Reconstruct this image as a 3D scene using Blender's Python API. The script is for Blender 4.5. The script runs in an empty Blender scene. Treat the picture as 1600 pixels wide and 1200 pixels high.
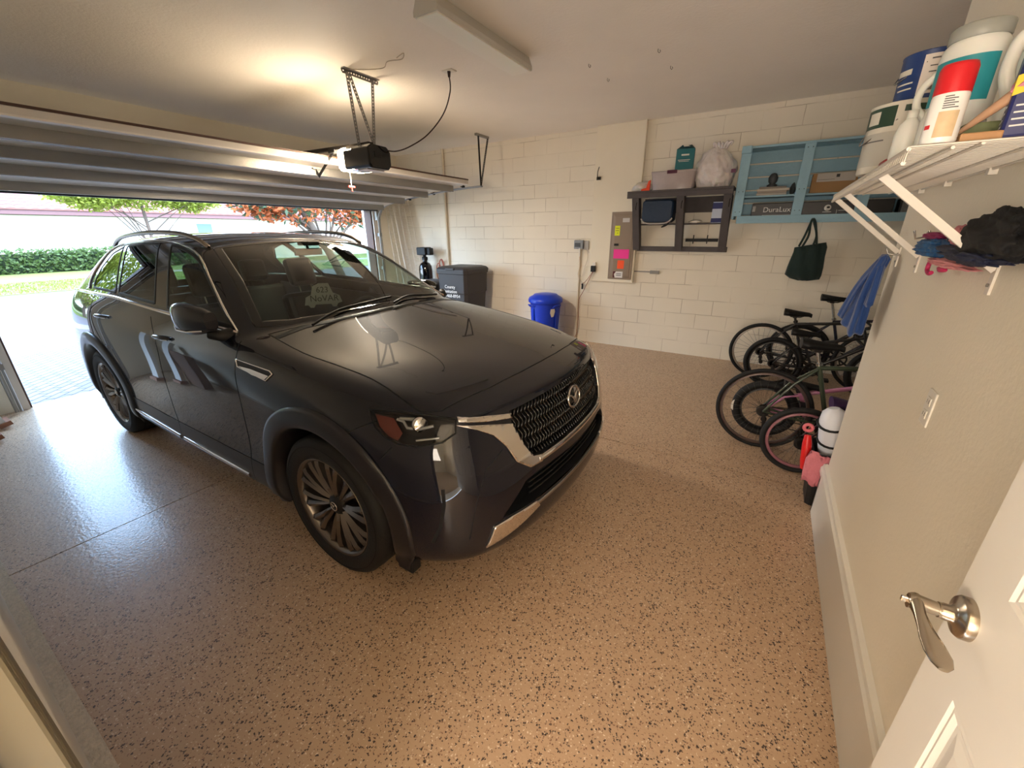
import bpy, bmesh, math, random
from mathutils import Vector, Matrix, noise
from mathutils.bvhtree import BVHTree
from mathutils.geometry import tessellate_polygon
random.seed(7)
scene = bpy.context.scene
col = scene.collection
PI = math.pi
V = Vector
R = math.radians

# ------------------------------------------------------------------ materials
def rgb(c):
    """sRGB 0-255 to linear"""
    return tuple(((v/255)/12.92 if v/255 <= .04045 else ((v/255+.055)/1.055)**2.4) for v in c)+(1,)
MATS = {}
def mat(name, c, rough=.5, metal=0, coat=0, trans=0, emit=None, es=0, alpha=1, spec=.5, sheen=0, bump=0, bscale=60, var=0, vscale=8, sub=0, ior=1.45):
    if name in MATS: return MATS[name]
    m = bpy.data.materials.new(name); m.use_nodes = True
    nt = m.node_tree; b = nt.nodes['Principled BSDF']
    b.inputs['Base Color'].default_value = rgb(c)
    b.inputs['Roughness'].default_value = rough
    b.inputs['Metallic'].default_value = metal
    b.inputs['Coat Weight'].default_value = coat
    b.inputs['Coat Roughness'].default_value = .03
    b.inputs['Transmission Weight'].default_value = trans
    b.inputs['Specular IOR Level'].default_value = spec
    b.inputs['Sheen Weight'].default_value = sheen
    b.inputs['IOR'].default_value = ior
    b.inputs['Alpha'].default_value = alpha
    if sub: b.inputs['Subsurface Weight'].default_value = sub
    if emit:
        b.inputs['Emission Color'].default_value = rgb(emit); b.inputs['Emission Strength'].default_value = es
    tc = nt.nodes.new('ShaderNodeTexCoord')
    n = nt.nodes.new('ShaderNodeTexNoise'); nt.links.new(tc.outputs['Object'], n.inputs['Vector'])
    n.inputs['Scale'].default_value = vscale; n.inputs['Detail'].default_value = 4
    if var:
        mx = nt.nodes.new('ShaderNodeMix'); mx.data_type = 'RGBA'
        c2 = rgb(c)
        mx.inputs[6].default_value = tuple(v*(1-var) for v in c2[:3])+(1,)
        mx.inputs[7].default_value = tuple(min(1, v*(1+var)) for v in c2[:3])+(1,)
        nt.links.new(n.outputs['Fac'], mx.inputs[0]); nt.links.new(mx.outputs[2], b.inputs['Base Color'])
    if bump:
        n2 = nt.nodes.new('ShaderNodeTexNoise'); nt.links.new(tc.outputs['Object'], n2.inputs['Vector'])
        n2.inputs['Scale'].default_value = bscale; n2.inputs['Detail'].default_value = 3
        bp = nt.nodes.new('ShaderNodeBump'); bp.inputs['Strength'].default_value = bump; bp.inputs['Distance'].default_value = .01
        nt.links.new(n2.outputs['Fac'], bp.inputs['Height']); nt.links.new(bp.outputs['Normal'], b.inputs['Normal'])
    MATS[name] = m
    return m
def node_mat(name):
    m = bpy.data.materials.new(name); m.use_nodes = True; MATS[name] = m
    nt = m.node_tree
    return m, nt, nt.nodes['Principled BSDF'], nt.nodes.new, nt.links.new

# ------------------------------------------------------------------ objects
OFF = {}
def link(o, parent=None):
    col.objects.link(o)
    if parent is not None: o.parent = parent
    return o
def tag(o, label=None, cat=None, group=None, kind=None):
    if label: o['label'] = label
    if cat: o['category'] = cat
    if group: o['group'] = group
    if kind: o['kind'] = kind
    return o
def thing(name, label, cat, loc=(0, 0, 0), group=None):
    o = bpy.data.objects.new(name, None); o.empty_display_size = .1
    o.location = loc; OFF[o.name] = V(loc); col.objects.link(o)
    return tag(o, label, cat, group)
def copy_tree(o, parent=None):
    c = o.copy(); col.objects.link(c)
    if parent is not None: c.parent = parent
    for ch in list(o.children): copy_tree(ch, c)
    return c

class MB:
    """collects shapes and links them as one mesh object"""
    def __init__(s): s.v = []; s.f = []; s.sm = []; s.mi = []; s.cur = 0
    def add(s, vs, fs, smooth=False):
        k = len(s.v); s.v += [V(p) for p in vs]
        for f in fs: s.f.append([i+k for i in f]); s.sm.append(smooth); s.mi.append(s.cur)
        return s
    def mat(s, i): s.cur = i; return s
    def box(s, x0, x1, y0, y1, z0, z1, M=None):
        vs = [V((x, y, z)) for x in (x0, x1) for y in (y0, y1) for z in (z0, z1)]
        if M: vs = [M @ v for v in vs]
        return s.add(vs, [(0, 1, 3, 2), (4, 6, 7, 5), (0, 4, 5, 1), (2, 3, 7, 6), (0, 2, 6, 4), (1, 5, 7, 3)])
    def bar(s, a, b, w, h, up=(0, 0, 1), tw=None, th=None):
        a, b = V(a), V(b); d = (b-a).normalized(); u = V(up); r = d.cross(u)
        if r.length < 1e-5: r = d.cross(V((1, 0, 0)))
        r.normalize(); u = r.cross(d).normalized()
        tw = w if tw is None else tw; th = h if th is None else th
        vs = []
        for p, ww, hh in ((a, w, h), (b, tw, th)):
            for sx, sy in ((-1, -1), (1, -1), (1, 1), (-1, 1)): vs.append(p+r*sx*ww/2+u*sy*hh/2)
        return s.add(vs, [(0, 1, 2, 3), (4, 7, 6, 5), (0, 4, 5, 1), (1, 5, 6, 2), (2, 6, 7, 3), (3, 7, 4, 0)])
    def tube(s, pts, r, n=8, cap=True, closed=False, sm=True):
        pts = [V(p) for p in pts]; m = len(pts); vs = []; fr = None
        rs = r if isinstance(r, (list, tuple)) else [r]*m
        for i, p in enumerate(pts):
            if closed: t = pts[(i+1) % m]-pts[i-1]
            else: t = pts[min(i+1, m-1)]-pts[max(i-1, 0)]
            if t.length < 1e-9: t = V((0, 0, 1))
            t.normalize()
            if fr is None:
                fr = t.cross(V((0, 0, 1)))
                if fr.length < .05: fr = t.cross(V((1, 0, 0)))
            fr = fr-t*fr.dot(t)
            if fr.length < 1e-6: fr = t.cross(V((.3, 1, .2)))
            fr.normalize(); b = t.cross(fr)
            for k in range(n):
                a = 2*PI*k/n; vs.append(p+(fr*math.cos(a)+b*math.sin(a))*rs[i])
        fs = []
        L = m if closed else m-1
        for i in range(L):
            j = (i+1) % m
            for k in range(n): fs.append((i*n+k, i*n+(k+1) % n, j*n+(k+1) % n, j*n+k))
        s.add(vs, fs, sm)
        if cap and not closed:
            s.add([vs[k] for k in range(n)], [tuple(range(n))[::-1]]); s.add([vs[(m-1)*n+k] for k in range(n)], [tuple(range(n))])
        return s
    def cyl(s, a, b, r, r2=None, n=20, cap=True, sm=True):
        return s.tube([a, b], [r, r if r2 is None else r2], n, cap, sm=sm)
    def lathe(s, prof, c=(0, 0, 0), ax=(0, 0, 1), n=32, sm=True, cap=True, flat=1.0):
        """prof: (radius, height) list around axis"""
        ax = V(ax).normalized(); a = ax.cross(V((0, 0, 1)))
        if a.length < .05: a = V((1, 0, 0))
        a.normalize(); b = ax.cross(a); c = V(c); vs = []
        for r, h in prof:
            for k in range(n):
                t = 2*PI*k/n; vs.append(c+ax*h+(a*math.cos(t)+b*math.sin(t)*flat)*r)
        fs = []
        for i in range(len(prof)-1):
            for k in range(n): fs.append((i*n+k, i*n+(k+1) % n, (i+1)*n+(k+1) % n, (i+1)*n+k))
        s.add(vs, fs, sm)
        if cap:
            if prof[0][0] > 1e-4: s.add(vs[:n], [tuple(range(n))[::-1]])
            if prof[-1][0] > 1e-4: s.add(vs[-n:], [tuple(range(n))])
        return s
    def prism(s, poly, d, sm=False):
        """poly: list of 3D points, extruded by vector d"""
        poly = [V(p) for p in poly]; d = V(d); n = len(poly)
        vs = poly+[p+d for p in poly]
        tri = tessellate_polygon([poly])
        fs = [tuple(t) for t in tri]+[tuple(i+n for i in reversed(t)) for t in tri]
        fs += [(i, (i+1) % n, (i+1) % n+n, i+n) for i in range(n)]
        return s.add(vs, fs, sm)
    def rings(s, rings, sm=True, cap=True, closed=True):
        n = len(rings[0]); vs = [p for r in rings for p in r]; fs = []
        for i in range(len(rings)-1):
            for k in range(n if closed else n-1):
                fs.append((i*n+k, i*n+(k+1) % n, (i+1)*n+(k+1) % n, (i+1)*n+k))
        s.add(vs, fs, sm)
        if cap and closed: s.add(rings[0], [tuple(range(n))[::-1]]); s.add(rings[-1], [tuple(range(n))])
        return s
    def text(s, txt, size, M, depth=.001, align='CENTER'):
        cu = bpy.data.curves.new('t', 'FONT'); cu.body = txt; cu.size = size; cu.extrude = depth; cu.align_x = align; cu.align_y = 'CENTER'; cu.resolution_u = 3
        o = bpy.data.objects.new('t', cu); col.objects.link(o)
        bpy.context.view_layer.update()
        me = bpy.data.meshes.new_from_object(o.evaluated_get(bpy.context.evaluated_depsgraph_get()))
        s.add([M @ v.co for v in me.vertices], [tuple(p.vertices) for p in me.polygons])
        bpy.data.objects.remove(o); bpy.data.curves.remove(cu); bpy.data.meshes.remove(me)
        return s
    def build(s, name, mats, parent=None, bevel=0, subsurf=0, seg=2, fixn=True):
        me = bpy.data.meshes.new(name)
        off = V((0, 0, 0)); q = parent
        while q is not None:
            if q.name in OFF: off = OFF[q.name]; break
            q = q.parent
        me.from_pydata([v-off for v in s.v], [], s.f)
        if not isinstance(mats, (list, tuple)): mats = [mats]
        for m in mats: me.materials.append(m)
        me.polygons.foreach_set('use_smooth', s.sm); me.polygons.foreach_set('material_index', s.mi)
        if fixn:
            bm = bmesh.new(); bm.from_mesh(me); bmesh.ops.recalc_face_normals(bm, faces=bm.faces); bm.to_mesh(me); bm.free()
        o = bpy.data.objects.new(name, me)
        link(o, parent)
        if bevel:
            b = o.modifiers.new('bevel', 'BEVEL'); b.width = bevel; b.segments = seg; b.limit_method = 'ANGLE'; b.angle_limit = R(40); b.harden_normals = False
        if subsurf:
            b = o.modifiers.new('sub', 'SUBSURF'); b.levels = subsurf; b.render_levels = subsurf
        return o
def frame(o, x, y, z=None):
    """matrix: local x->x vec, local y->y vec, origin o"""
    x = V(x).normalized(); y = V(y).normalized(); z = x.cross(y)
    return Matrix(((x.x, y.x, z.x, o[0]), (x.y, y.y, z.y, o[1]), (x.z, y.z, z.z, o[2]), (0, 0, 0, 1)))
def spline(pts, n=8, closed=False):
    pts = [V(p) for p in pts]; m = len(pts); out = []
    L = m if closed else m-1
    for i in range(L):
        if closed: p0, p1, p2, p3 = pts[i-1], pts[i], pts[(i+1) % m], pts[(i+2) % m]
        else: p0, p1, p2, p3 = pts[max(i-1, 0)], pts[i], pts[i+1], pts[min(i+2, m-1)]
        for k in range(n):
            t = k/n
            out.append(.5*((2*p1)+(-p0+p2)*t+(2*p0-5*p1+4*p2-p3)*t*t+(-p0+3*p1-3*p2+p3)*t**3))
    if not closed: out.append(pts[-1])
    return out

# ------------------------------------------------------------------ camera (fitted to the photograph)
F_PX = 631.32
YAW, PITCH, ROLL, CZ = R(31.807), R(20.499), R(-.436), 1.713
fw = V((-math.sin(YAW)*math.cos(PITCH), math.cos(YAW)*math.cos(PITCH), -math.sin(PITCH)))
rt = V((math.cos(YAW), math.sin(YAW), 0)); up = rt.cross(fw)
rt2 = rt*math.cos(ROLL)+up*math.sin(ROLL); up2 = -rt*math.sin(ROLL)+up*math.cos(ROLL)
cd = bpy.data.cameras.new('camera'); cam = bpy.data.objects.new('camera', cd); col.objects.link(cam)
cd.sensor_fit = 'HORIZONTAL'; cd.sensor_width = 36; cd.lens = 36*F_PX/1600; cd.clip_start = .02; cd.clip_end = 300
cam.matrix_world = Matrix(((rt2.x, up2.x, -fw.x, 0), (rt2.y, up2.y, -fw.y, 0), (rt2.z, up2.z, -fw.z, CZ), (0, 0, 0, 1)))
scene.camera = cam
def ray(x, y): return (fw+rt2*((x-800)/F_PX)-up2*((y-600)/F_PX)).normalized()
def at(x, y, ax, val):
    """where the sight line of a measured photo point meets the plane axis=val"""
    d = ray(x, y); c = V((0, 0, CZ)); return c+d*((val-c[ax])/d[ax])
# ------------------------------------------------------------------ room shell
XR, YF, XD, H = .52, 6.27, -6.45, 3.1        # right wall, far wall, garage-door wall, ceiling
YO0, YO1, ZO = .66, 5.53, 2.14               # garage door opening
CORN = 2.86                                   # outside corner of the right wall
XA = 2.1                                      # back of the alcove

def paint_mat(name, c, blocks=False, rough=.6, bump=.25, bscale=70):
    m, nt, b, N, L = node_mat(name)
    b.inputs['Base Color'].default_value = rgb(c); b.inputs['Roughness'].default_value = rough
    tc = N('ShaderNodeTexCoord'); n = N('ShaderNodeTexNoise'); n.inputs['Scale'].default_value = bscale; n.inputs['Detail'].default_value = 5
    L(tc.outputs['Object'], n.inputs['Vector'])
    bp = N('ShaderNodeBump'); bp.inputs['Strength'].default_value = bump; bp.inputs['Distance'].default_value = .004
    L(n.outputs['Fac'], bp.inputs['Height']); L(bp.outputs['Normal'], b.inputs['Normal'])
    n2 = N('ShaderNodeTexNoise'); n2.inputs['Scale'].default_value = 1.6; n2.inputs['Detail'].default_value = 3; L(tc.outputs['Object'], n2.inputs['Vector'])
    mx = N('ShaderNodeMix'); mx.data_type = 'RGBA'; c2 = rgb(c)
    mx.inputs[6].default_value = tuple(v*.93 for v in c2[:3])+(1,); mx.inputs[7].default_value = tuple(v*1.05 for v in c2[:3])+(1,)
    L(n2.outputs['Fac'], mx.inputs[0]); L(mx.outputs[2], b.inputs['Base Color'])
    if blocks:
        sp = N('ShaderNodeSeparateXYZ'); cb = N('ShaderNodeCombineXYZ'); L(tc.outputs['Object'], sp.inputs[0])
        ad = N('ShaderNodeMath'); ad.operation = 'ADD'; L(sp.outputs['X'], ad.inputs[0]); L(sp.outputs['Y'], ad.inputs[1])
        L(ad.outputs[0], cb.inputs[0]); L(sp.outputs['Z'], cb.inputs[1])
        nw = N('ShaderNodeTexNoise'); nw.inputs['Scale'].default_value = 6; L(cb.outputs[0], nw.inputs['Vector'])
        vm = N('ShaderNodeVectorMath'); vm.operation = 'MULTIPLY_ADD'; vm.inputs[1].default_value = (.012, .012, 0); L(nw.outputs['Color'], vm.inputs[0]); L(cb.outputs[0], vm.inputs[2])
        br = N('ShaderNodeTexBrick'); br.inputs['Scale'].default_value = 1; br.inputs['Brick Width'].default_value = .406; br.inputs['Row Height'].default_value = .203
        br.inputs['Mortar Size'].default_value = .0045; br.inputs['Mortar Smooth'].default_value = .5; br.offset = .5
        L(vm.outputs[0], br.inputs['Vector'])
        bp2 = N('ShaderNodeBump'); bp2.inputs['Strength'].default_value = .55; bp2.inputs['Distance'].default_value = .004; bp2.invert = True
        L(br.outputs['Fac'], bp2.inputs['Height']); L(bp.outputs['Normal'], bp2.inputs['Normal']); L(bp2.outputs['Normal'], b.inputs['Normal'])
        # dirt collected in the joints, patchy
        n3 = N('ShaderNodeTexNoise'); n3.inputs['Scale'].default_value = 2.6; n3.inputs['Detail'].default_value = 2; L(tc.outputs['Object'], n3.inputs['Vector'])
        rp = N('ShaderNodeValToRGB'); rp.color_ramp.elements[0].position = .42; rp.color_ramp.elements[1].position = .62; L(n3.outputs['Fac'], rp.inputs[0])
        mu = N('ShaderNodeMath'); mu.operation = 'MULTIPLY'; L(br.outputs['Fac'], mu.inputs[0]); L(rp.outputs[0], mu.inputs[1])
        mu2 = N('ShaderNodeMath'); mu2.operation = 'MULTIPLY'; mu2.inputs[1].default_value = .55; L(mu.outputs[0], mu2.inputs[0])
        mj = N('ShaderNodeMix'); mj.data_type = 'RGBA'; mj.inputs[7].default_value = rgb((150, 128, 104)); L(mx.outputs[2], mj.inputs[6]); L(mu2.outputs[0], mj.inputs[0])
        L(mj.outputs[2], b.inputs['Base Color'])
    return m
WALLC = (236, 226, 208)
m_block = paint_mat('painted block', WALLC, True)
m_wall = paint_mat('painted plaster', (238, 228, 208))
m_ceil = paint_mat('ceiling texture', (246, 238, 226), bump=.5, bscale=45)
m_trimw = mat('white trim paint', (232, 226, 214), .4)

def floor_mat():
    m, nt, b, N, L = node_mat('flake epoxy floor')
    tc = N('ShaderNodeTexCoord')
    n = N('ShaderNodeTexNoise'); n.inputs['Scale'].default_value = 1.1; n.inputs['Detail'].default_value = 4; L(tc.outputs['Object'], n.inputs['Vector'])
    base = N('ShaderNodeMix'); base.data_type = 'RGBA'; base.inputs[6].default_value = rgb((184, 151, 121)); base.inputs[7].default_value = rgb((197, 166, 134)); L(n.outputs['Fac'], base.inputs[0])
    prev = base.outputs[2]
    def flakes(scale, thr, colr, seed, prev, rk=.62):
        mp = N('ShaderNodeMapping'); mp.inputs['Location'].default_value = (seed, seed*1.7, 0); mp.inputs['Rotation'].default_value = (0, 0, seed); L(tc.outputs['Object'], mp.inputs[0])
        wn = N('ShaderNodeTexNoise'); wn.inputs['Scale'].default_value = scale*1.3; wn.inputs['Detail'].default_value = 1; L(mp.outputs[0], wn.inputs['Vector'])
        vm = N('ShaderNodeVectorMath'); vm.operation = 'MULTIPLY_ADD'; vm.inputs[1].default_value = (1.5/scale, 1.5/scale, 0); L(wn.outputs['Color'], vm.inputs[0]); L(mp.outputs[0], vm.inputs[2])
        v = N('ShaderNodeTexVoronoi'); v.inputs['Scale'].default_value = scale; v.distance = 'MANHATTAN'; v.voronoi_dimensions = '2D'; L(vm.outputs[0], v.inputs['Vector'])
        sp = N('ShaderNodeSeparateColor'); L(v.outputs['Color'], sp.inputs[0])
        a = N('ShaderNodeMath'); a.operation = 'MULTIPLY'; a.inputs[1].default_value = thr; L(sp.outputs[0], a.inputs[0])
        c = N('ShaderNodeMath'); c.operation = 'LESS_THAN'; L(v.outputs['Distance'], c.inputs[0]); L(a.outputs[0], c.inputs[1])
        g = N('ShaderNodeMath'); g.operation = 'GREATER_THAN'; g.inputs[1].default_value = rk; L(sp.outputs[1], g.inputs[0])
        k = N('ShaderNodeMath'); k.operation = 'MULTIPLY'; L(c.outputs[0], k.inputs[0]); L(g.outputs[0], k.inputs[1])
        mx = N('ShaderNodeMix'); mx.data_type = 'RGBA'; mx.inputs[7].default_value = rgb(colr); L(k.outputs[0], mx.inputs[0]); L(prev, mx.inputs[6])
        return mx.outputs[2]
    prev = flakes(110, .45, (226, 206, 180), 3.1, prev, .72)
    prev = flakes(105, .42, (128, 92, 70), 9.3, prev, .62)
    prev = flakes(105, .60, (66, 50, 42), 5.7, prev, .66)
    L(prev, b.inputs['Base Color'])
    b.inputs['Roughness'].default_value = .5; b.inputs['Coat Weight'].default_value = .55; b.inputs['Coat Roughness'].default_value = .15
    nb = N('ShaderNodeTexNoise'); nb.inputs['Scale'].default_value = 55; nb.inputs['Detail'].default_value = 2; L(tc.outputs['Object'], nb.inputs['Vector'])
    bp = N('ShaderNodeBump'); bp.inputs['Strength'].default_value = .3; bp.inputs['Distance'].default_value = .004; L(nb.outputs['Fac'], bp.inputs['Height']); L(bp.outputs['Normal'], b.inputs['Normal']); L(bp.outputs['Normal'], b.inputs['Coat Normal'])
    return m
m_floor = floor_mat()

def struct(name, mb, m, label=None, bevel=0, parent=None):
    o = mb.build(name, m, parent, bevel=bevel)
    if parent is None: tag(o, label, None, None, 'structure')
    return o
# floor with two saw-cut control joints (real grooves)
fl = MB()
JX, JY = -3.2, 3.14; g = .004
xs = [(XD, JX-g), (JX+g, XA)]; ys = [(-.0, JY-g), (JY+g, YF)]
for a, b_ in xs:
    for c, d in ys: fl.box(a, b_, c, d, -.1, 0)
fl.box(XD-.12, XD, YO0-.05, YO1+.05, -.1, 0)
struct('floor', fl, m_floor, 'beige epoxy garage floor with brown flakes')
gj = MB(); gj.box(JX-g, JX+g, 0, YF, -.02, -.006); gj.box(XD, XA, JY-g, JY+g, -.02, -.006)
struct('trim_1', gj, mat('joint filler', (70, 55, 45), .9), 'dark control joints cut in the floor')
ce = MB(); ce.box(XD-.3, XA+.2, -.3, YF+.2, H, H+.25)
struct('ceiling', ce, m_ceil, 'textured garage ceiling')
w = MB(); w.box(XD-.2, XA+.2, YF, YF+.2, 0, H); struct('wall_far', w, m_block, 'cream painted block wall')
w = MB(); w.box(XD-.2, XD, -.3, YO0, 0, H).box(XD-.2, XD, YO1, YF, 0, H).box(XD-.2, XD, YO0, YO1, ZO, H)
struct('wall_left', w, m_wall, 'wall around the garage door opening')
w = MB(); w.box(XR, XR+.15, -.2, CORN, .0, H).box(XR+.15, XA+.2, CORN-.15, CORN, 0, H)
struct('wall_right', w, m_wall, 'smooth cream wall with an outside corner', bevel=.008)
w = MB(); w.box(XA, XA+.15, CORN, YF, 0, H); struct('wall_back', w, m_block, 'alcove wall behind the bicycles')
# near wall with the doorway the camera looks through
w = MB(); w.box(XD, -.62, -.2, -.05, 0, H).box(-.62, XR+.15, -.2, -.05, 2.45, H)
struct('wall_near', w, m_wall, 'near side wall with the house doorway')
w = MB(); w.box(XD, -.55, -.055, -.0, -.1, .012)
struct('trim_2', w, mat('rough concrete', (214, 198, 176), .9, bump=1, bscale=90, var=.3, vscale=60), 'rough concrete strip at the foot of the near wall')
# door jamb left of the camera
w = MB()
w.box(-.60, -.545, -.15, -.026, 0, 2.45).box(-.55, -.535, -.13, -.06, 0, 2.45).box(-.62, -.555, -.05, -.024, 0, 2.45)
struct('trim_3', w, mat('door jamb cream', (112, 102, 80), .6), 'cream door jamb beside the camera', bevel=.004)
# hall behind the camera: floor, walls, ceiling
w = MB(); w.box(-.9, 1.4, -2.0, -.2, -.1, 0); struct('trim_4', w, mat('hall tile', (190, 165, 135), .4), 'tiled hall floor')
w = MB(); w.box(-.9, -.62, -2.0, -.2, 0, 2.7).box(-.9, 1.4, -2.15, -2.0, 0, 2.7).box(1.3, 1.4, -2.0, -.2, 0, 2.7).box(-.9, 1.4, -2.0, -.2, 2.7, 2.8)
struct('wall_hall', w, m_wall, 'walls of the house hall')
# right wall plinth
w = MB()
prof = [(XR, .0), (XR-.018, .0), (XR-.018, .285), (XR-.03, .295), (XR-.03, .325), (XR-.022, .335), (XR-.018, .35), (XR, .355)]
w.prism([(x, -.05, z) for x, z in prof], (0, CORN+.05+.018, 0))
w.prism([(XR+.3, CORN, 0), (XR+.3, CORN+.018, 0), (XR+.3, CORN+.018, .35), (XR+.3, CORN, .355)], (-.318, 0, 0))
struct('baseboard_right', w, m_trimw, 'cream moulded baseboard')
# garage door jamb trim and head
w = MB()
w.box(XD-.02, XD+.02, YO0-.1, YO0, 0, ZO+.1).box(XD-.02, XD+.02, YO1, YO1+.1, 0, ZO+.1).box(XD-.02, XD+.02, YO0, YO1, ZO, ZO+.1)
struct('trim_5', w, mat('jamb paint', (225, 215, 205), .5), 'pale boards framing the garage door opening')
w = MB()
w.box(XD-.2, XD-.02, YO0-.005, YO0+.018, 0, ZO).box(XD-.2, XD-.02, YO1-.018, YO1+.005, 0, ZO).box(XD-.2, XD-.02, YO0, YO1, ZO-.018, ZO)
struct('trim_6', w, mat('brown stop', (88, 60, 48), .5), 'brown weather stop around the garage opening')
# plaster box on the far wall that holds the panel
PX0, PX1, PYF = -2.41, -1.72, 6.20
w = MB(); w.box(PX0, PX1, PYF, YF, 1.0, H); struct('trim_7', w, m_wall, 'plaster chase on the block wall', bevel=.006)
# ------------------------------------------------------------------ the car (built around its front axle, nose towards +x)
CXF, CYC, CYAW = -1.705, 1.942, R(-.25)
CM = Matrix.Translation((CXF, CYC, 0)) @ Matrix.Rotation(CYAW, 4, 'Z'); CMI = CM.inverted()
RAX = -3.12
m_paint, nt, b, N, L = node_mat('midnight blue paint')
b.inputs['Base Color'].default_value = (.0020, .0026, .0085, 1); b.inputs['Roughness'].default_value = .5; b.inputs['Metallic'].default_value = 0; b.inputs['Specular IOR Level'].default_value = .1
b.inputs['Coat Weight'].default_value = 1; b.inputs['Coat Roughness'].default_value = .015; b.inputs['Coat IOR'].default_value = 1.5
m_clad = mat('cladding grey', (24, 22, 26), .4, coat=.2)
m_gap = mat('shut line black', (6, 6, 7), .8)
m_black = mat('gloss black', (8, 8, 9), .08, coat=.6)
m_matblack = mat('matt black plastic', (14, 14, 15), .55)
m_chrome = mat('chrome', (225, 220, 215), .06, 1)
m_satin = mat('satin silver', (170, 168, 165), .25, 1)
m_tyre = mat('tyre rubber', (20, 19, 19), .7, bump=.2, bscale=80)
m_rim = mat('rim silver', (120, 112, 106), .24, .85)
m_rimd = mat('rim dark', (40, 38, 37), .4, .6)
m_seat = mat('seat leather', (26, 25, 26), .45)
m_glass, nt, b, N, L = node_mat('car glass')
b.inputs['Base Color'].default_value = (.80, .86, .84, 1); b.inputs['Transmission Weight'].default_value = 1; b.inputs['Roughness'].default_value = 0; b.inputs['IOR'].default_value = 1.45
def thin_glass(name, tint, refl=1.5):
    m = bpy.data.materials.new(name); m.use_nodes = True; nt = m.node_tree; N = nt.nodes.new; L = nt.links.new
    for n in list(nt.nodes): nt.nodes.remove(n)
    o = N('ShaderNodeOutputMaterial'); mx = N('ShaderNodeMixShader'); t = N('ShaderNodeBsdfTransparent'); g = N('ShaderNodeBsdfGlossy'); f = N('ShaderNodeFresnel')
    t.inputs[0].default_value = tint; g.inputs['Roughness'].default_value = .005; f.inputs[0].default_value = refl
    ge = N('ShaderNodeNewGeometry'); mm_ = N('ShaderNodeMix'); mm_.inputs[2].default_value = refl; mm_.inputs[3].default_value = 1/refl
    L(ge.outputs['Backfacing'], mm_.inputs[0]); L(mm_.outputs[0], f.inputs[0])
    L(f.outputs[0], mx.inputs[0]); L(t.outputs[0], mx.inputs[1]); L(g.outputs[0], mx.inputs[2]); L(mx.outputs[0], o.inputs[0])
    MATS[name] = m
    return m
m_wsg = thin_glass('windshield glass', (.62, .70, .64, 1), 1.55)
m_privacy = thin_glass('privacy glass', (.20, .24, .20, 1), 1.6)
m_sideg = thin_glass('side glass', (.66, .74, .68, 1), 1.5)
m_lens = thin_glass('lamp lens', (.85, .87, .88, 1), 1.45)

# control cage ----------------------------------------------------
T = [  # stations front to rear: c0 belt/fender edge .. c5 centre line   (x, half width, z)
 [(.46,.895,.90),(.60,.815,.945),(.70,.715,.972),(.785,.51,.985),(.845,.25,.992),(.862,0,.995)],
 [(.26,.950,.945),(.33,.885,1.010),(.40,.810,1.045),(.47,.61,1.062),(.50,.30,1.080),(.505,0,1.084)],
 [(0,.968,.985),(0,.912,1.070),(0,.825,1.108),(0,.63,1.125),(0,.32,1.148),(0,0,1.150)],
 [(-.36,.970,1.035),(-.36,.918,1.115),(-.36,.830,1.150),(-.34,.64,1.168),(-.32,.32,1.196),(-.32,0,1.198)],
 [(-.68,.962,1.070),(-.70,.918,1.150),(-.74,.845,1.188),(-.62,.67,1.208),(-.52,.34,1.232),(-.48,0,1.236)],
 [(-1.02,.960,1.095),(-1.02,.905,1.190),(-1.02,.785,1.385),(-.94,.685,1.395),(-.86,.35,1.428),(-.82,0,1.436)],
 [(-1.42,.962,1.110),(-1.42,.902,1.215),(-1.40,.700,1.598),(-1.38,.600,1.650),(-1.34,.33,1.688),(-1.32,0,1.698)],
 [(-1.80,.964,1.125),(-1.80,.900,1.235),(-1.80,.680,1.648),(-1.80,.590,1.700),(-1.78,.32,1.728),(-1.77,0,1.735)],
 [(-2.25,.965,1.140),(-2.25,.897,1.253),(-2.25,.675,1.658),(-2.25,.590,1.710),(-2.25,.32,1.737),(-2.25,0,1.744)],
 [(-2.75,.964,1.155),(-2.75,.890,1.272),(-2.75,.668,1.640),(-2.75,.585,1.694),(-2.75,.32,1.727),(-2.75,0,1.735)],
 [(-3.20,.950,1.165),(-3.20,.872,1.285),(-3.20,.655,1.592),(-3.22,.572,1.655),(-3.25,.31,1.698),(-3.26,0,1.707)],
 [(-3.58,.925,1.165),(-3.58,.845,1.290),(-3.58,.640,1.510),(-3.62,.550,1.600),(-3.70,.30,1.660),(-3.72,0,1.668)],
 [(-3.84,.878,1.160),(-3.83,.80,1.270),(-3.84,.645,1.420),(-3.87,.540,1.500),(-3.94,.29,1.565),(-3.96,0,1.575)],
 [(-4.00,.820,1.120),(-4.02,.755,1.130),(-4.04,.640,1.140),(-4.07,.50,1.150),(-4.10,.26,1.160),(-4.11,0,1.160)]]
ZR = [.86, .70, .52, .36, .245, .215]
FR = [  # front fascia columns c0..c5, rows r1..r6 (x, w)
 [(.50,.935),(.53,.945),(.535,.945),(.54,.95),(.47,.935),(.40,.85)],
 [(.665,.845),(.70,.855),(.715,.86),(.72,.865),(.66,.85),(.55,.80)],
 [(.765,.735),(.805,.74),(.825,.745),(.835,.75),(.78,.735),(.66,.70)],
 [(.845,.515),(.885,.515),(.905,.52),(.915,.52),(.87,.51),(.72,.50)],
 [(.888,.25),(.925,.25),(.94,.25),(.945,.25),(.905,.25),(.75,.25)],
 [(.90,0),(.935,0),(.95,0),(.955,0),(.915,0),(.76,0)]]
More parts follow.
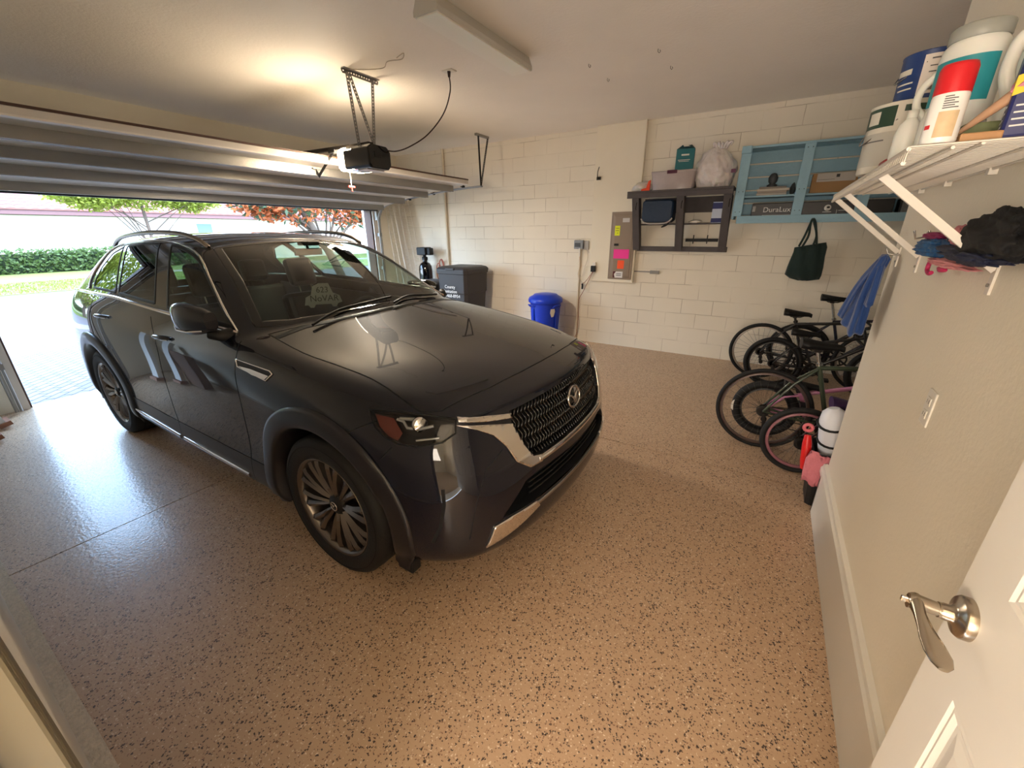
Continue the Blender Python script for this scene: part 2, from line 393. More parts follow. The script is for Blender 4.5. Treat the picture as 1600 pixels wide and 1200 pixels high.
RR = [
 [(-4.06,.875),(-4.11,.905),(-4.13,.91),(-4.12,.91),(-4.05,.88),(-3.9,.8)],
 [(-4.08,.79),(-4.15,.81),(-4.18,.82),(-4.17,.82),(-4.10,.80),(-3.95,.75)],
 [(-4.10,.66),(-4.18,.67),(-4.21,.67),(-4.20,.67),(-4.13,.66),(-3.97,.63)],
 [(-4.12,.50),(-4.19,.50),(-4.22,.50),(-4.21,.50),(-4.14,.50),(-3.98,.5)],
 [(-4.14,.26),(-4.20,.26),(-4.23,.26),(-4.22,.26),(-4.15,.26),(-4.0,.26)],
 [(-4.15,0),(-4.205,0),(-4.235,0),(-4.225,0),(-4.155,0),(-4.0,0)]]
def side_rows(i):
    x, w0, z0 = T[i][0]
    ws = {1: .990, 2: .972, 3: .958, 4: .982, 5: .958, 6: .86}
    out = []
    for r in range(1, 7):
        z = ZR[r-1]; w = ws[r]
        if r == 1: z = min(z0-.07, .98 if i > 3 else .91)
        if i in (1, 2): w = {1: .972 if i == 1 else .985, 2: .978, 3: .972, 4: .975, 5: .95, 6: .85}[r]
        if i == 12: w = {1: .925, 2: .935, 3: .94, 4: .94, 5: .91, 6: .82}[r]
        if i == 11: w = {1: .962, 2: .968, 3: .968, 4: .97, 5: .94, 6: .84}[r]
        if i == 10: w = {1: .980, 2: .982, 3: .978, 4: .98, 5: .95, 6: .85}[r]
        if i == 3 or i == 9: w -= -.004 if r in (2, 3) else 0
        out.append((x, w, z))
    return out
def build_cage():
    vs = []; idx = {}; fs = []
    def vid(p, s):
        x, w, z = p; y = w*s
        k = (round(x, 4), round(y, 4), round(z, 4))
        if k not in idx: idx[k] = len(vs); vs.append(V(k))
        return idx[k]
    nT = len(T)
    S = []
    for c in range(5, -1, -1): S.append([T[0][c]]+[(x, w, z) for (x, w), z in zip(FR[c], ZR)])
    for i in range(1, nT-1): S.append([T[i][0]]+side_rows(i))
    for c in range(6): S.append([T[-1][c]]+[(x, w, z) for (x, w), z in zip(RR[c], [.97, .76, .56, .40, .28, .25])])
    for s in (1, -1):
        for i in range(nT-1):
            for c in range(5):
                f = [vid(T[i][c], s), vid(T[i][c+1], s), vid(T[i+1][c+1], s), vid(T[i+1][c], s)]
                fs.append(f if s > 0 else f[::-1])
        for k in range(len(S)-1):
            for r in range(6):
                f = [vid(S[k][r], s), vid(S[k+1][r], s), vid(S[k+1][r+1], s), vid(S[k][r+1], s)]
                fs.append(f if s > 0 else f[::-1])
    return vs, fs, vid
vs, fs, vid = build_cage()
me = bpy.data.meshes.new('cage'); me.from_pydata(vs, [], fs)
bm = bmesh.new(); bm.from_mesh(me)
bmesh.ops.recalc_face_normals(bm, faces=bm.faces)
cl = bm.edges.layers.float.new('crease_edge'); bm.verts.ensure_lookup_table()
def crease(pts, val):
    for s in (1, -1):
        ids = [vid(p, s) for p in pts]
        for a, b_ in zip(ids, ids[1:]):
            e = bm.edges.get((bm.verts[a], bm.verts[b_]))
            if e: e[cl] = val
crease([T[0][c] for c in range(6)], .7)
crease([T[i][2] for i in range(5, 12)], .25)
crease([T[i][2] for i in range(0, 5)], .15)
crease([T[4][c] for c in range(1, 6)], .5)
crease([T[i][1] for i in range(4, 12)], .55)
crease([T[i][3] for i in range(1, 5)], .2)
bm.to_mesh(me); bm.free()
o = bpy.data.objects.new('cage', me); col.objects.link(o)
sm = o.modifiers.new('s', 'SUBSURF'); sm.levels = 4; sm.render_levels = 4
bpy.context.view_layer.update()
body_me = bpy.data.meshes.new_from_object(o.evaluated_get(bpy.context.evaluated_depsgraph_get()))
bpy.data.objects.remove(o)
bm = bmesh.new(); bm.from_mesh(body_me); bm.normal_update()
if sum(f.normal.z for f in bm.faces if f.calc_center_median().z > 1.6) < 0: bmesh.ops.reverse_faces(bm, faces=bm.faces); bm.normal_update()
BVH = BVHTree.FromBMesh(bm)
def hit(o, d):
    r = BVH.ray_cast(V(o), V(d).normalized()); return (r[0], r[1]) if r[0] is not None else (None, None)
def px(x, y):
    """measured photo point -> point on the car surface (car coordinates)"""
    o_ = CMI @ V((0, 0, CZ)); d = CMI.to_3x3() @ ray(x, y)
    p = hit(o_, d)[0]
    if p is None:
        best = min((BVH.find_nearest(o_+d*(1+.02*i)) for i in range(350)), key=lambda r: r[3]); p = best[0]
    return p
def sidey(x, z, s=-1):
    p, n = hit((x, s*2, z), (0, -s, 0))
    if p is None: r = BVH.find_nearest(V((x, s*.96, z))); p, n = r[0], r[1]
    return p, n
def topz(x, y): return hit((x, y, 3), (0, 0, -1))
def frontx(y, z):
    p, n = hit((3, y, z), (-1, 0, 0))
    if p is None: r = BVH.find_nearest(V((.8, y, z))); p, n = r[0], r[1]
    return p, n
# regions cut cleanly out of the body surface ----------------------
reg = bm.faces.layers.int.new('region')
def newell(pts):
    n = V((0, 0, 0))
    for a, b_ in zip(pts, pts[1:]+pts[:1]): n += a.cross(b_)
    return n.normalized()
def inside(p, poly):
    c = False; j = len(poly)-1
    for i in range(len(poly)):
        xi, yi = poly[i]; xj, yj = poly[j]
        if (yi > p[1]) != (yj > p[1]) and p[0] < (xj-xi)*(p[1]-yi)/(yj-yi)+xi: c = not c
        j = i
    return c
REG = {}
def region(name, pts, n, lift=0, keep=(0,)):
    """pts 3D polygon on the surface, n viewing direction of the cut"""
    rid = len(REG)+1; REG[name] = rid
    pts = [V(p) for p in pts]; n = V(n).normalized()
    u = n.orthogonal().normalized(); v = n.cross(u)
    q = [(p.dot(u), p.dot(v)) for p in pts]; dm = sum(p.dot(n) for p in pts)/len(pts); dr = max(abs(p.dot(n)-dm) for p in pts)+.12
    x0 = min(a for a, _ in q)-.05; x1 = max(a for a, _ in q)+.05; y0 = min(a for _, a in q)-.05; y1 = max(a for _, a in q)+.05
    def cand():
        out = []
        for f in bm.faces:
            c = f.calc_center_median()
            a, b_ = c.dot(u), c.dot(v)
            if x0 < a < x1 and y0 < b_ < y1 and abs(c.dot(n)-dm) < dr and f.normal.dot(n) > .05: out.append((f, a, b_))
        return out
    m = len(q)
    for i in range(m):
        a, b_ = V(q[i]), V(q[(i+1) % m]); ab = b_-a; L2 = ab.length_squared
        if L2 < 1e-8: continue
        sel = []
        for f, fx, fy in cand() if i == 0 else [(f, f.calc_center_median().dot(u), f.calc_center_median().dot(v)) for f in live if f.is_valid]:
            t = max(0, min(1, ((fx-a.x)*ab.x+(fy-a.y)*ab.y)/L2))
            if (V((fx, fy))-(a+ab*t)).length < .022: sel.append(f)
        if i == 0: live = set(f for f, _, _ in cand())
        if not sel: continue
        P0 = u*a.x+v*a.y; nn = (u*ab.x+v*ab.y).cross(n)
        es = set(e for f in sel for e in f.edges); vv = set(w_ for f in sel for w_ in f.verts)
        r = bmesh.ops.bisect_plane(bm, geom=list(sel)+list(es)+list(vv), dist=1e-5, plane_co=P0, plane_no=nn)
        live = set(f for f in live if f.is_valid)
        for g in r['geom']:
            if isinstance(g, bmesh.types.BMFace): live.add(g)
    bm.normal_update()
    for f, a, b_ in cand():
        if f[reg] in keep and inside((a, b_), q): f[reg] = rid
    return rid
def mir(pts): return [V((p[0], -p[1], p[2])) for p in pts]
def both(name, pts, n, **k):
    region(name+'|R', pts, n, **k); region(name+'|L', mir(pts), (n[0], -n[1], n[2]), **k)
def pxs(*q): return [px(*a) for a in q]
def Sd(x, z, s=-1): return sidey(x, z, s)[0]
def Ft(y, z): return frontx(y, z)[0]
def Tp(x, y): return topz(x, y)[0]
def curve(pts, n=6): return spline(pts, n)

def sweep(mb, pts, w, lift=.004, base=-.004, step=.02, closed=False, taper=None, profile=None, tilt=None):
    """band laid along a line on the car surface"""
    pts = [V(p) for p in pts]
    if closed: pts = pts+[pts[0]]
    # resample
    out = [pts[0]]; acc = 0
    for a, b_ in zip(pts, pts[1:]):
        L = (b_-a).length; k = max(1, round(L/step))
        out += [a+(b_-a)*(i/k) for i in range(1, k+1)]
    if closed: out = out[:-1]
    P = []; NN = []
    for p in out:
        r = BVH.find_nearest(p); P.append(r[0]); NN.append(r[1])
    m = len(P); rings = []
    NN = [(NN[max(i-1, 0)]+NN[i]+NN[min(i+1, m-1)]).normalized() for i in range(m)]
    for i in range(m):
        t = (P[(i+1) % m]-P[i-1]) if closed else P[min(i+1, m-1)]-P[max(i-1, 0)]
        if t.length < 1e-9: t = V((1, 0, 0))
        t.normalize(); s = t.cross(NN[i]).normalized(); ww = w*(taper(i/(m-1)) if taper else 1)
        pr_ = profile or [(-.5, base), (-.5, lift*.55), (-.32, lift), (.32, lift), (.5, lift*.55), (.5, base)]
        rings.append([P[i]+s*a*ww+NN[i]*h for a, h in pr_])
    k = len(rings[0]); vs = [p for r in rings for p in r]; fs = []
    for i in range(m if closed else m-1):
        j = (i+1) % m
        for q in range(k): fs.append((i*k+q, i*k+(q+1) % k, j*k+(q+1) % k, j*k+q))
    mb.add(vs, fs, True)
    if not closed: mb.add(rings[0], [tuple(range(k))]); mb.add(rings[-1], [tuple(range(k))[::-1]])
    return mb

nS = (0, -1, .15)
W1 = curve(pxs((269, 383), (287, 389), (312, 408), (333, 450), (352, 487), (369, 514)), 3)+pxs((262, 480))
W2 = pxs((200, 385), (225, 381), (250, 381), (242, 474), (186, 458))
W3 = pxs((194, 386), (177, 396), (160, 417), (150, 437), (147, 449), (181, 457))
BP = pxs((250, 380), (269, 382), (262, 482), (241, 476))
CP = pxs((194, 385), (200, 384), (186, 459), (180, 458))
both('window_front', W1, nS); both('window_rear', W2, nS); both('window_quarter', W3, nS)
both('pillar_b', BP, nS); both('pillar_c', CP, nS)
WS = [(-.735,.76),(-.64,.62),(-.565,.40),(-.53,.18),(-.525,0),(-.53,-.18),(-.565,-.40),(-.64,-.62),(-.735,-.76),(-1.05,-.665),(-1.43,-.575),(-1.40,-.45),(-1.37,-.25),(-1.36,0),(-1.37,.25),(-1.40,.45),(-1.43,.575),(-1.05,.665)]
WS3 = [Tp(*p) for p in WS]
region('windshield', WS3, (.55, 0, .83))
RW = [(-.60,1.22),(-.60,1.30),(-.52,1.44),(-.44,1.50),(0,1.535),(.44,1.50),(.52,1.44),(.60,1.30),(.60,1.22),(0,1.235)]
region('rear_window', [hit((-6, y, z), (1, 0, 0))[0] for y, z in RW], (-1, 0, .5))
LMP = pxs((577, 640), (586, 667), (602, 684), (622, 694), (650, 699), (690, 692), (712, 677), (712, 655), (662, 648), (612, 642))
both('headlight', LMP, (.7, -.7, .15))
GR = [(-.50,.945),(-.515,.88),(-.475,.76),(-.435,.705),(-.38,.69),(0,.685),(.38,.69),(.435,.705),(.475,.76),(.515,.88),(.50,.945),(.25,.960),(0,.965),(-.25,.960)]
region('grille', [Ft(*p) for p in GR], (1, 0, 0))
LG = [(-.66,.475),(-.50,.60),(-.40,.615),(0,.60),(.40,.615),(.50,.60),(.66,.475),(.45,.465),(0,.46),(-.45,.465)]
region('intake', [Ft(*p) for p in LG], (1, 0, 0))
WNG = pxs((712, 665), (760, 664), (805, 661))+[Ft(-.515,.88), Ft(-.475,.76), Ft(-.435,.705), Ft(-.38,.69)]+[Ft(-.38,.655), Ft(-.47,.66), Ft(-.545,.72)]+pxs((790, 697), (770, 680), (745, 672))
both('wing', WNG, (1, -.4, 0))
WN2 = pxs((714, 653), (760, 650), (803, 645), (804, 652), (760, 659), (716, 660))
both('wing_upper', WN2, (1, -.4, 0))
SK = [Ft(-.735,.350), Ft(-.70,.45), Ft(-.60,.462), Ft(-.44,.460), Ft(-.42,.425), Ft(-.58,.385)]
both('skid', SK, (1, -.4, 0))
# hood
hs = pxs((430, 528), (475, 552), (525, 570), (583, 593), (640, 632), (661, 644), (690, 642))
hl = [V((p.x, p.y, p.z)) for p in curve(hs, 3)]
front = [Tp(.665, -.45), Tp(.69, -.2), Tp(.695, 0)]
back = [Tp(-.47, 0), Tp(-.485, -.25), Tp(-.54, -.48), Tp(-.60, -.68), Tp(-.63, -.77)]
half = hl+front
HOOD = half+mir(half[:-1])[::-1]+mir(back[1:])[::-1]+back
region('hood', HOOD, (0, 0, 1))
# doors (down to the lower cladding)
def sd(pts): return [Sd(x, z) for x, z in pts]
fd_front = [(-.70,1.165),(-.665,1.10),(-.65,.955),(-.665,.82),(-.70,.66),(-.745,.45)]
fd_rear = [(-1.74,.45),(-1.765,.57),(-1.70,.84),(-1.66,.99),(-1.70,1.10),(-1.80,1.20)]
rd_rear = [(-2.60,.47),(-2.62,.62),(-2.72,.80),(-2.84,.93),(-2.93,1.05),(-2.97,1.16),(-2.98,1.27)]
both('front_door', sd([(x, z) for x, z in curve([V((a, b_, 0)) for a, b_ in fd_front], 3) for z in [0]] if 0 else [(p.x, p.y) for p in curve([V((a, b_, 0)) for a, b_ in fd_front], 3)]+fd_rear+[(-1.60,1.245),(-1.0,1.205),(-.78,1.185)]), nS)
both('rear_door', sd(fd_rear[::-1]+[(-1.76,.45)]+rd_rear+[(-2.4,1.268),(-1.90,1.25)]), nS)
both('sill_cladding', sd([(-.56,.455),(-2.70,.47),(-2.70,.22),(-.60,.215)]), (0, -1, 0))
# wheel openings
for f in list(bm.faces):
    c = f.calc_center_median()
    for xw in (0, RAX):
        if abs(c.y) > .70 and math.hypot(c.x-xw+.015, c.z-.385) < .50: f[reg] = -1; break
nrm = {}
bm.normal_update()
car = thing('suv_car', 'glossy midnight blue SUV parked nose-in with chrome grille wings and roof rails', 'car', (0, 0, 0))
inv = {v: k for k, v in REG.items()}
groups = {}
for f in bm.faces: groups.setdefault(f[reg], []).append(f)
def part_from(faces, name, m, parent=car, lift=0, thick=0, smooth=True):
    ids = {}; vs = []; ns = []; fs = []
    for f in faces:
        q = []
        for v in f.verts:
            if v.index not in ids:
                ids[v.index] = len(vs); r = BVH.find_nearest(v.co); vs.append(v.co+v.normal*lift); ns.append(v.normal.copy())
            q.append(ids[v.index])
        fs.append(q)
    mm = bpy.data.meshes.new(name); mm.from_pydata(vs, [], fs); mm.materials.append(m)
    mm.polygons.foreach_set('use_smooth', [True]*len(fs))
    if not thick: mm.normals_split_custom_set_from_vertices(ns)
    ob = bpy.data.objects.new(name, mm); link(ob, parent)
    if thick:
        so_ = ob.modifiers.new('solid', 'SOLIDIFY'); so_.thickness = thick; so_.offset = -1
    return ob
bm.verts.index_update()
style = {'window_front': ('side_window', m_sideg), 'window_rear': ('side_window', m_privacy), 'window_quarter': ('side_window', m_privacy), 'pillar_b': ('door_pillar', m_black), 'pillar_c': ('door_pillar', m_black),
 'windshield': ('windshield', m_wsg), 'rear_window': ('rear_window', m_privacy), 'headlight': ('headlight', m_lens), 'wing': ('chrome_wing', m_chrome), 'wing_upper': ('chrome_wing', m_chrome),
 'skid': ('skid_blade', m_chrome), 'hood': ('hood', m_paint), 'front_door': ('front_door', m_paint), 'rear_door': ('rear_door', m_paint), 'sill_cladding': ('sill_cladding', m_clad)}
P = {}
for rid, fl_ in groups.items():
    if rid == -1: continue
    if rid == 0: P['body'] = part_from(fl_, 'body_shell', m_paint); continue
    nm = inv[rid]; base, side = (nm.split('|')+[''])[:2]
    if base in ('grille', 'intake'): continue
    if base in style:
        n_, m_ = style[base]
        thick = .02 if base in ('wing', 'wing_upper', 'skid') else 0; lift = .012 if thick else (.001 if base == 'sill_cladding' else 0)
        P[nm] = part_from(fl_, n_, m_, lift=lift, thick=thick)
for s in 'LR':
    for nm, pn in (('window_front', 'front_door'), ('window_rear', 'rear_door')): P[nm+'|'+s].parent = P[pn+'|'+s]
    P['pillar_b|'+s].parent = P['front_door|'+s]; P['pillar_c|'+s].parent = P['rear_door|'+s]
# grille recess: rim, mesh of wavy bars
def recess(poly, depth, name):
    mb = MB(); top = [Ft(*p) for p in poly]; c = [p-V((depth, 0, 0)) for p in top]; n = len(top)
    mb.add(top+c, [(i, (i+1) % n, (i+1) % n+n, i+n) for i in range(n)])
    tri = tessellate_polygon([[V((0, a, b_)) for a, b_ in poly]]); mb.add(c, [tuple(t) for t in tri])
    return mb.build(name, m_matblack, car)
grille = recess(GR, .055, 'grille')
gb = MB()
q2 = GR
def span(poly, y):
    zs = []
    for (a, b_), (c, d) in zip(poly, poly[1:]+poly[:1]):
        if (a-y)*(c-y) < 0: zs.append(b_+(d-b_)*(y-a)/(c-a))
    return (min(zs), max(zs)) if len(zs) > 1 else None
y = -.485; k = 0
while y < .49:
    sp_ = span(GR, y)
    if sp_ and sp_[1]-sp_[0] > .04:
        z = sp_[0]+.004; pts = []; j = 0
        while z < sp_[1]-.004:
            yy = y+.0075*math.sin(z*2*PI/.062+(k % 2)*PI*.0); r_ = frontx(yy, z)[0]
            if r_: pts.append(V((r_.x-.022+.006*math.cos(z*2*PI/.062), yy, z)))
            z += .009
        if len(pts) > 2: gb.tube(pts, .0052, 5)
    y += .0245; k += 1
gb.build('grille_bars', m_black, grille)
intake = recess(LG, .06, 'lower_intake')
gb = MB()
for z in (.50, .53, .56, .585):
    pts = [frontx(yy, z)[0]-V((.03, 0, 0)) for yy in [i*.05 for i in range(-9, 10)]]
    gb.tube(pts, .006, 5)
gb.build('intake_slats', m_matblack, intake)
sr = MB(); sweep(sr, [Ft(y_, .44) for y_ in [i*.05 for i in range(-9, 10)]], .022, .008); sr.build('bumper_trim', m_satin, car)
# chrome along the grille base joins the wings
ch = MB(); sweep(ch, [Ft(y_, .672) for y_ in [i*.04 for i in range(-10, 11)]], .032, .014)
ch.build('chrome_wing', m_chrome, car)
# emblem on the grille: ring with a spread-wing shape
em = MB(); ec = Ft(0, .86)+V((.012, 0, 0)); ex = V((0, 1, 0)); ez = V((-.18, 0, 1)).normalized()
em.tube([ec+ex*.072*math.cos(t)+ez*.056*math.sin(t)*(1+.12*math.sin(t)) for t in [2*PI*i/40 for i in range(40)]], .0065, 8, closed=True)
for s in (1, -1):
    em.tube(spline([ec+ex*s*.066+ez*.018, ec+ex*s*.045+ez*.022, ec+ex*s*.022+ez*.010, ec-ez*.012], 5), [.004]*6+[.006]*5+[.0075]*5, 8)
em.build('emblem', m_chrome, car)
eb = MB(); eb.lathe([(.066, 0), (.066, .004), (0, .006)], ec-V((.012, 0, 0)), (1, 0, .18), 32); eb.build('emblem_back', m_black, car)
# headlight insides, seen through the lens
for s, nm in ((1, 'headlight|R'), (-1, 'headlight|L')):
    par = P[nm]
    def hp(x_, y_, d): 
        p = px(x_, y_); q = BVH.find_nearest(p); r_ = q[0]-q[1]*d; return V((r_.x, r_.y*s, r_.z))
    mb = MB(); o_ = [hp(x_, y_, .045) for x_, y_ in ((577,641),(586,667),(602,684),(622,693),(650,698),(690,691),(712,677),(712,656),(662,649),(612,643))]
    mb.add(o_, [tuple(range(10))]); 
    o2 = [hp(x_, y_, .002) for x_, y_ in ((577,641),(586,667),(602,684),(622,693),(650,698),(690,691),(712,677),(712,656),(662,649),(612,643))]
    mb.add(o_+o2, [(i, (i+1) % 10, (i+1) % 10+10, i+10) for i in range(10)]); mb.build('lamp_housing', mat('lamp housing', (32, 30, 32), .3, .4), par)
    mb = MB(); mb.tube([hp(x_, y_, .018) for x_, y_ in ((618,654),(628,657),(634,668),(652,670),(676,664))], .007, 6); mb.tube([hp(x_, y_, .016) for x_, y_ in ((648,688),(668,686),(686,684))], .005, 6)
    mb.tube([hp(x_, y_, .02) for x_, y_ in ((622,652),(640,653),(660,653))], .008, 6)
    mb.build('light_guide', mat('light guide', (170, 168, 165), .25, .5), par)
    mb = MB(); q_ = [hp(x_, y_, .022) for x_, y_ in ((583,645),(612,652),(626,676),(618,688),(603,680),(590,665))]; mb.add(q_, [tuple(range(6))]); mb.build('turn_signal', mat('amber red lens', (96, 34, 24), .3, coat=.4), par)
    mb = MB(); c_ = hp(652, 660, .03); mb.lathe([(.036, 0), (.036, .02), (.03, .024), (0, .03)], c_, (1, -.45*s, .1), 24); mb.build('projector', m_chrome, par)
    mb = MB(); sweep(mb, LMP if s > 0 else mir(LMP), .008, .002, closed=True); mb.build('lamp_seal', m_gap, par)
# shut lines
sl = MB(); g_ = .007
sweep(sl, HOOD, g_, .0012, closed=True)
for s in (1, -1):
    f_ = (lambda q: q) if s > 0 else mir
    sweep(sl, f_(sd([(p.x, p.y) for p in curve([V((a, b_, 0)) for a, b_ in fd_front], 4)]+[(-.755,.30),(-.77,.22)])), g_, .0012)
    sweep(sl, f_(sd([(p.x, p.y) for p in curve([V((a, b_, 0)) for a, b_ in [(-1.735,.22),(-1.735,.30)]+fd_rear], 4)])), g_, .0012)
    sweep(sl, f_(sd([(p.x, p.y) for p in curve([V((a, b_, 0)) for a, b_ in rd_rear], 4)])), g_, .0012)
    sweep(sl, f_(sd([(-.50,.455),(-1.7,.455),(-2.66,.47)])), .006, .0012)
    sweep(sl, f_(pxs((540, 678), (560, 668), (588, 658))), .005, .001)
    sweep(sl, f_(sd([(.42,.80),(.47,.86)])), .005, .001)
    sweep(sl, f_(pxs((692, 765), (694, 790), (688, 825), (676, 848))), .016, .0015)
    sweep(sl, f_([Ft(-.60,.80), Ft(-.70,.74), Ft(-.76,.60), Ft(-.80,.42)]), .005, .001)
sl.build('shut_lines', m_gap, car)
# trims around the glass
for s, S_ in ((1, 'R'), (-1, 'L')):
    f_ = (lambda q: q) if s > 0 else mir
    mb = MB()
    sweep(mb, f_(pxs((118, 452), (140, 457), (181, 465), (240, 483), (300, 500), (372, 522))), .024, .012)
    sweep(mb, f_(curve(pxs((372, 519), (352, 484), (334, 446), (313, 401), (288, 384), (262, 377), (225, 377), (196, 381), (174, 392), (155, 415), (143, 438), (141, 450)), 3)), .013, .010)
    mb.build('window_chrome', m_chrome, car)
    mb = MB()
    sweep(mb, f_(W1), .022, .003, closed=True); mb.build('window_seal', m_matblack, P['front_door|'+S_])
    mb = MB(); sweep(mb, f_(W2), .020, .003, closed=True); mb.build('window_seal', m_matblack, P['rear_door|'+S_])
    mb = MB(); sweep(mb, f_(W3), .020, .003, closed=True); mb.build('window_seal', m_matblack, P['window_quarter|'+S_])
    mb = MB(); sweep(mb, f_(sd([(-.80,.325),(-1.2,.328),(-1.70,.33)])), .030, .012); mb.build('sill_chrome', m_chrome, car)
    mb = MB(); sweep(mb, f_(sd([(-1.76,.33),(-2.2,.345),(-2.64,.36)])), .030, .012); mb.build('sill_chrome', m_chrome, car)
    # fender vent badge
    bp_ = f_(pxs((369, 561), (422, 580), (426, 585), (416, 595), (372, 573)))
    mb = MB(); sweep(mb, bp_, .007, .006, closed=True)
    c_ = [BVH.find_nearest(p)[0]+BVH.find_nearest(p)[1]*.003 for p in bp_]; mb2 = MB(); mb2.add(c_, [tuple(range(5))]); vb = mb2.build('fender_vent', m_matblack, car)
    mb.build('vent_frame', m_chrome, vb)
    bl = f_(pxs((374, 572), (393, 577), (413, 585), (421, 588), (415, 593), (395, 586))); c_ = [BVH.find_nearest(p)[0]+BVH.find_nearest(p)[1]*.007 for p in bl]
    mb = MB(); mb.add(c_, [tuple(range(6))]); mb.build('vent_blade', m_chrome, vb)
    # wheel arch cladding
    for xw in (0, RAX):
        rings = []
        for i in range(0, 61):
            t = R(-18)+R(216)*i/60
            cx_, cz_ = xw-.015, .385; ring = []
            ro = .562 if .15 < i/60 < .85 else .562
            if i < 3 or i > 57: ro = .545
            for rr, d in ((.44, -.16), (.452, .006), (.462, .018), (.478, .020), (.545, .020), (ro, .013), (ro+.002, -.006)):
                x_ = cx_+rr*math.cos(t); z_ = cz_+rr*math.sin(t)
                p_, n_ = sidey(x_, max(z_, .23)); 
                if p_ is None or abs(p_.y) < .6: p_ = V((x_, -.93, z_))
                y_ = abs(p_.y)
                if d < 0 and rr < .45: y_ = .80; d = 0
                elif z_ < .26: y_ = max(y_, .93)
                if x_ > .40 and d > 0: d *= .6
                ring.append(V((x_, -(y_+d)*s, z_)))
            rings.append(ring)
        mb = MB(); mb.rings(rings, True, cap=False, closed=False); mb.build('arch_cladding', m_clad, car)
    # handles
    for xx, zz in ((-1.56, 1.095), (-2.66, 1.128)):
        p_, n_ = sidey(xx, zz, -1); p_ = V((p_.x, p_.y*s, p_.z)); n_ = V((n_.x, n_.y*s, n_.z)); par = P[('front_door|' if xx > -2 else 'rear_door|')+S_]
        mb = MB(); pts = [p_+V((.11*t, 0, .004*t))+n_*(.034-.030*t**4-.004) for t in [i/8-1 for i in range(17)]]
        mb.tube(pts, [.006+.008*(1-abs(t)**3) for t in [i/8-1 for i in range(17)]], 10); mb.build('door_handle', m_paint, par)
        mb = MB(); pts = [q_-V((0, 0, .012)) for q_ in pts[1:-1]]; mb.tube(pts, .004, 6); mb.build('handle_chrome', m_chrome, par)
    # mirror
    rings = []
    for i in range(11):
        t = i/10; sc = (math.sin(PI*(.10+.80*t)))**.45
        fz = 1 if s > 0 else .72; xc_ = -.80-.37*t-(0 if s > 0 else .12); yc_ = -s*(.965+.030*math.sin(PI*t)+.01*t); ring = []
        for k_ in range(18):
            a = 2*PI*k_/18; ca, sa = math.cos(a), math.sin(a)
            ring.append(V((xc_, yc_-s*(.055*sc*fz)*math.copysign(abs(ca)**.75, ca), (1.275 if s > 0 else 1.235)+.01*t+.088*fz*sc*math.copysign(abs(sa)**.75, sa)*(1 if sa > 0 else .95))))
        rings.append(ring)
    mb = MB(); mb.rings(rings); mr = mb.build('side_mirror', m_paint, car)
    mb = MB(); mb.tube([V((-.82, -.87*s, 1.19)), V((-.82, -.93*s, 1.19)), V((-.86, -.96*s, 1.205))], [.035, .032, .032], 10); mb.build('mirror_stem', m_matblack, mr)
    mb = MB(); mz_ = 0 if s > 0 else -.03; mb.tube([V((-.83+mz_*4, -s*1.005, 1.23+mz_)), V((-.92+mz_*4, -s*(1.045+mz_*.5), 1.222+mz_)), V((-1.03+mz_*4, -s*(1.05+mz_*.5), 1.222+mz_)), V((-1.13+mz_*4, -s*(1.02+mz_*.5), 1.235+mz_))], .005, 6); mb.build('mirror_trim', m_chrome, mr)
    mb = MB(); q_ = [V((-1.0+.10*math.cos(t), -s*.930, 1.26+.045*math.sin(t))) for t in [2*PI*i/20 for i in range(20)]]; mb.add(q_, [tuple(range(20))]); mb.build('mirror_glass', m_chrome, mr)
    # roof rail
    rl = [(-1.47,.605,.004),(-1.60,.612,.035),(-1.85,.618,.052),(-2.3,.622,.056),(-2.8,.618,.056),(-3.05,.61,.045),(-3.22,.60,.008)]
    pts = [V((a, -s*b_, topz(a, b_)[0].z+h)) for a, b_, h in rl]
    mb = MB(); mb.tube(spline(pts, 6), [.010]+[.016]*35+[.012], 10); mb.build('roof_rail', mat('rail alloy', (150, 140, 130), .25, 1), car)
# wiper arms and cowl
for a_ in ([(-.50,-.58),(-.56,-.35),(-.55,-.1),(-.56,.08)], [(-.50,.05),(-.56,.25),(-.58,.45),(-.62,.62)]):
    pts = [Tp(x_, y_)+V((0, 0, .022)) for x_, y_ in a_]; mb = MB(); mb.tube(spline(pts, 4), .008, 6); mb.build('wiper', m_matblack, car)
mb = MB()
sweep(mb, [Tp(*p) for p in [(-.55,-.77),(-.555,-.60),(-.51,-.42),(-.485,-.2),(-.48,0),(-.485,.2),(-.51,.42),(-.555,.60),(-.55,.77)]], .045, .002)
mb.build('cowl', m_matblack, car)
fr = MB(); sweep(fr, WS3, .05, .0008, base=-.001, closed=True); fr.build('windshield_border', m_black, P['windshield'])
fr = MB(); fr.box(-1.335, -1.315, -.11, .11, 1.565, 1.615); fr.cyl((-1.325, 0, 1.61), (-1.34, 0, 1.66), .01, n=8)
fr.build('interior_mirror', m_matblack, car, bevel=.012)
fr = MB(); fr.box(-1.38, -1.24, -.05, .05, 1.635, 1.665); fr.build('sensor_pod', m_matblack, car, bevel=.01)
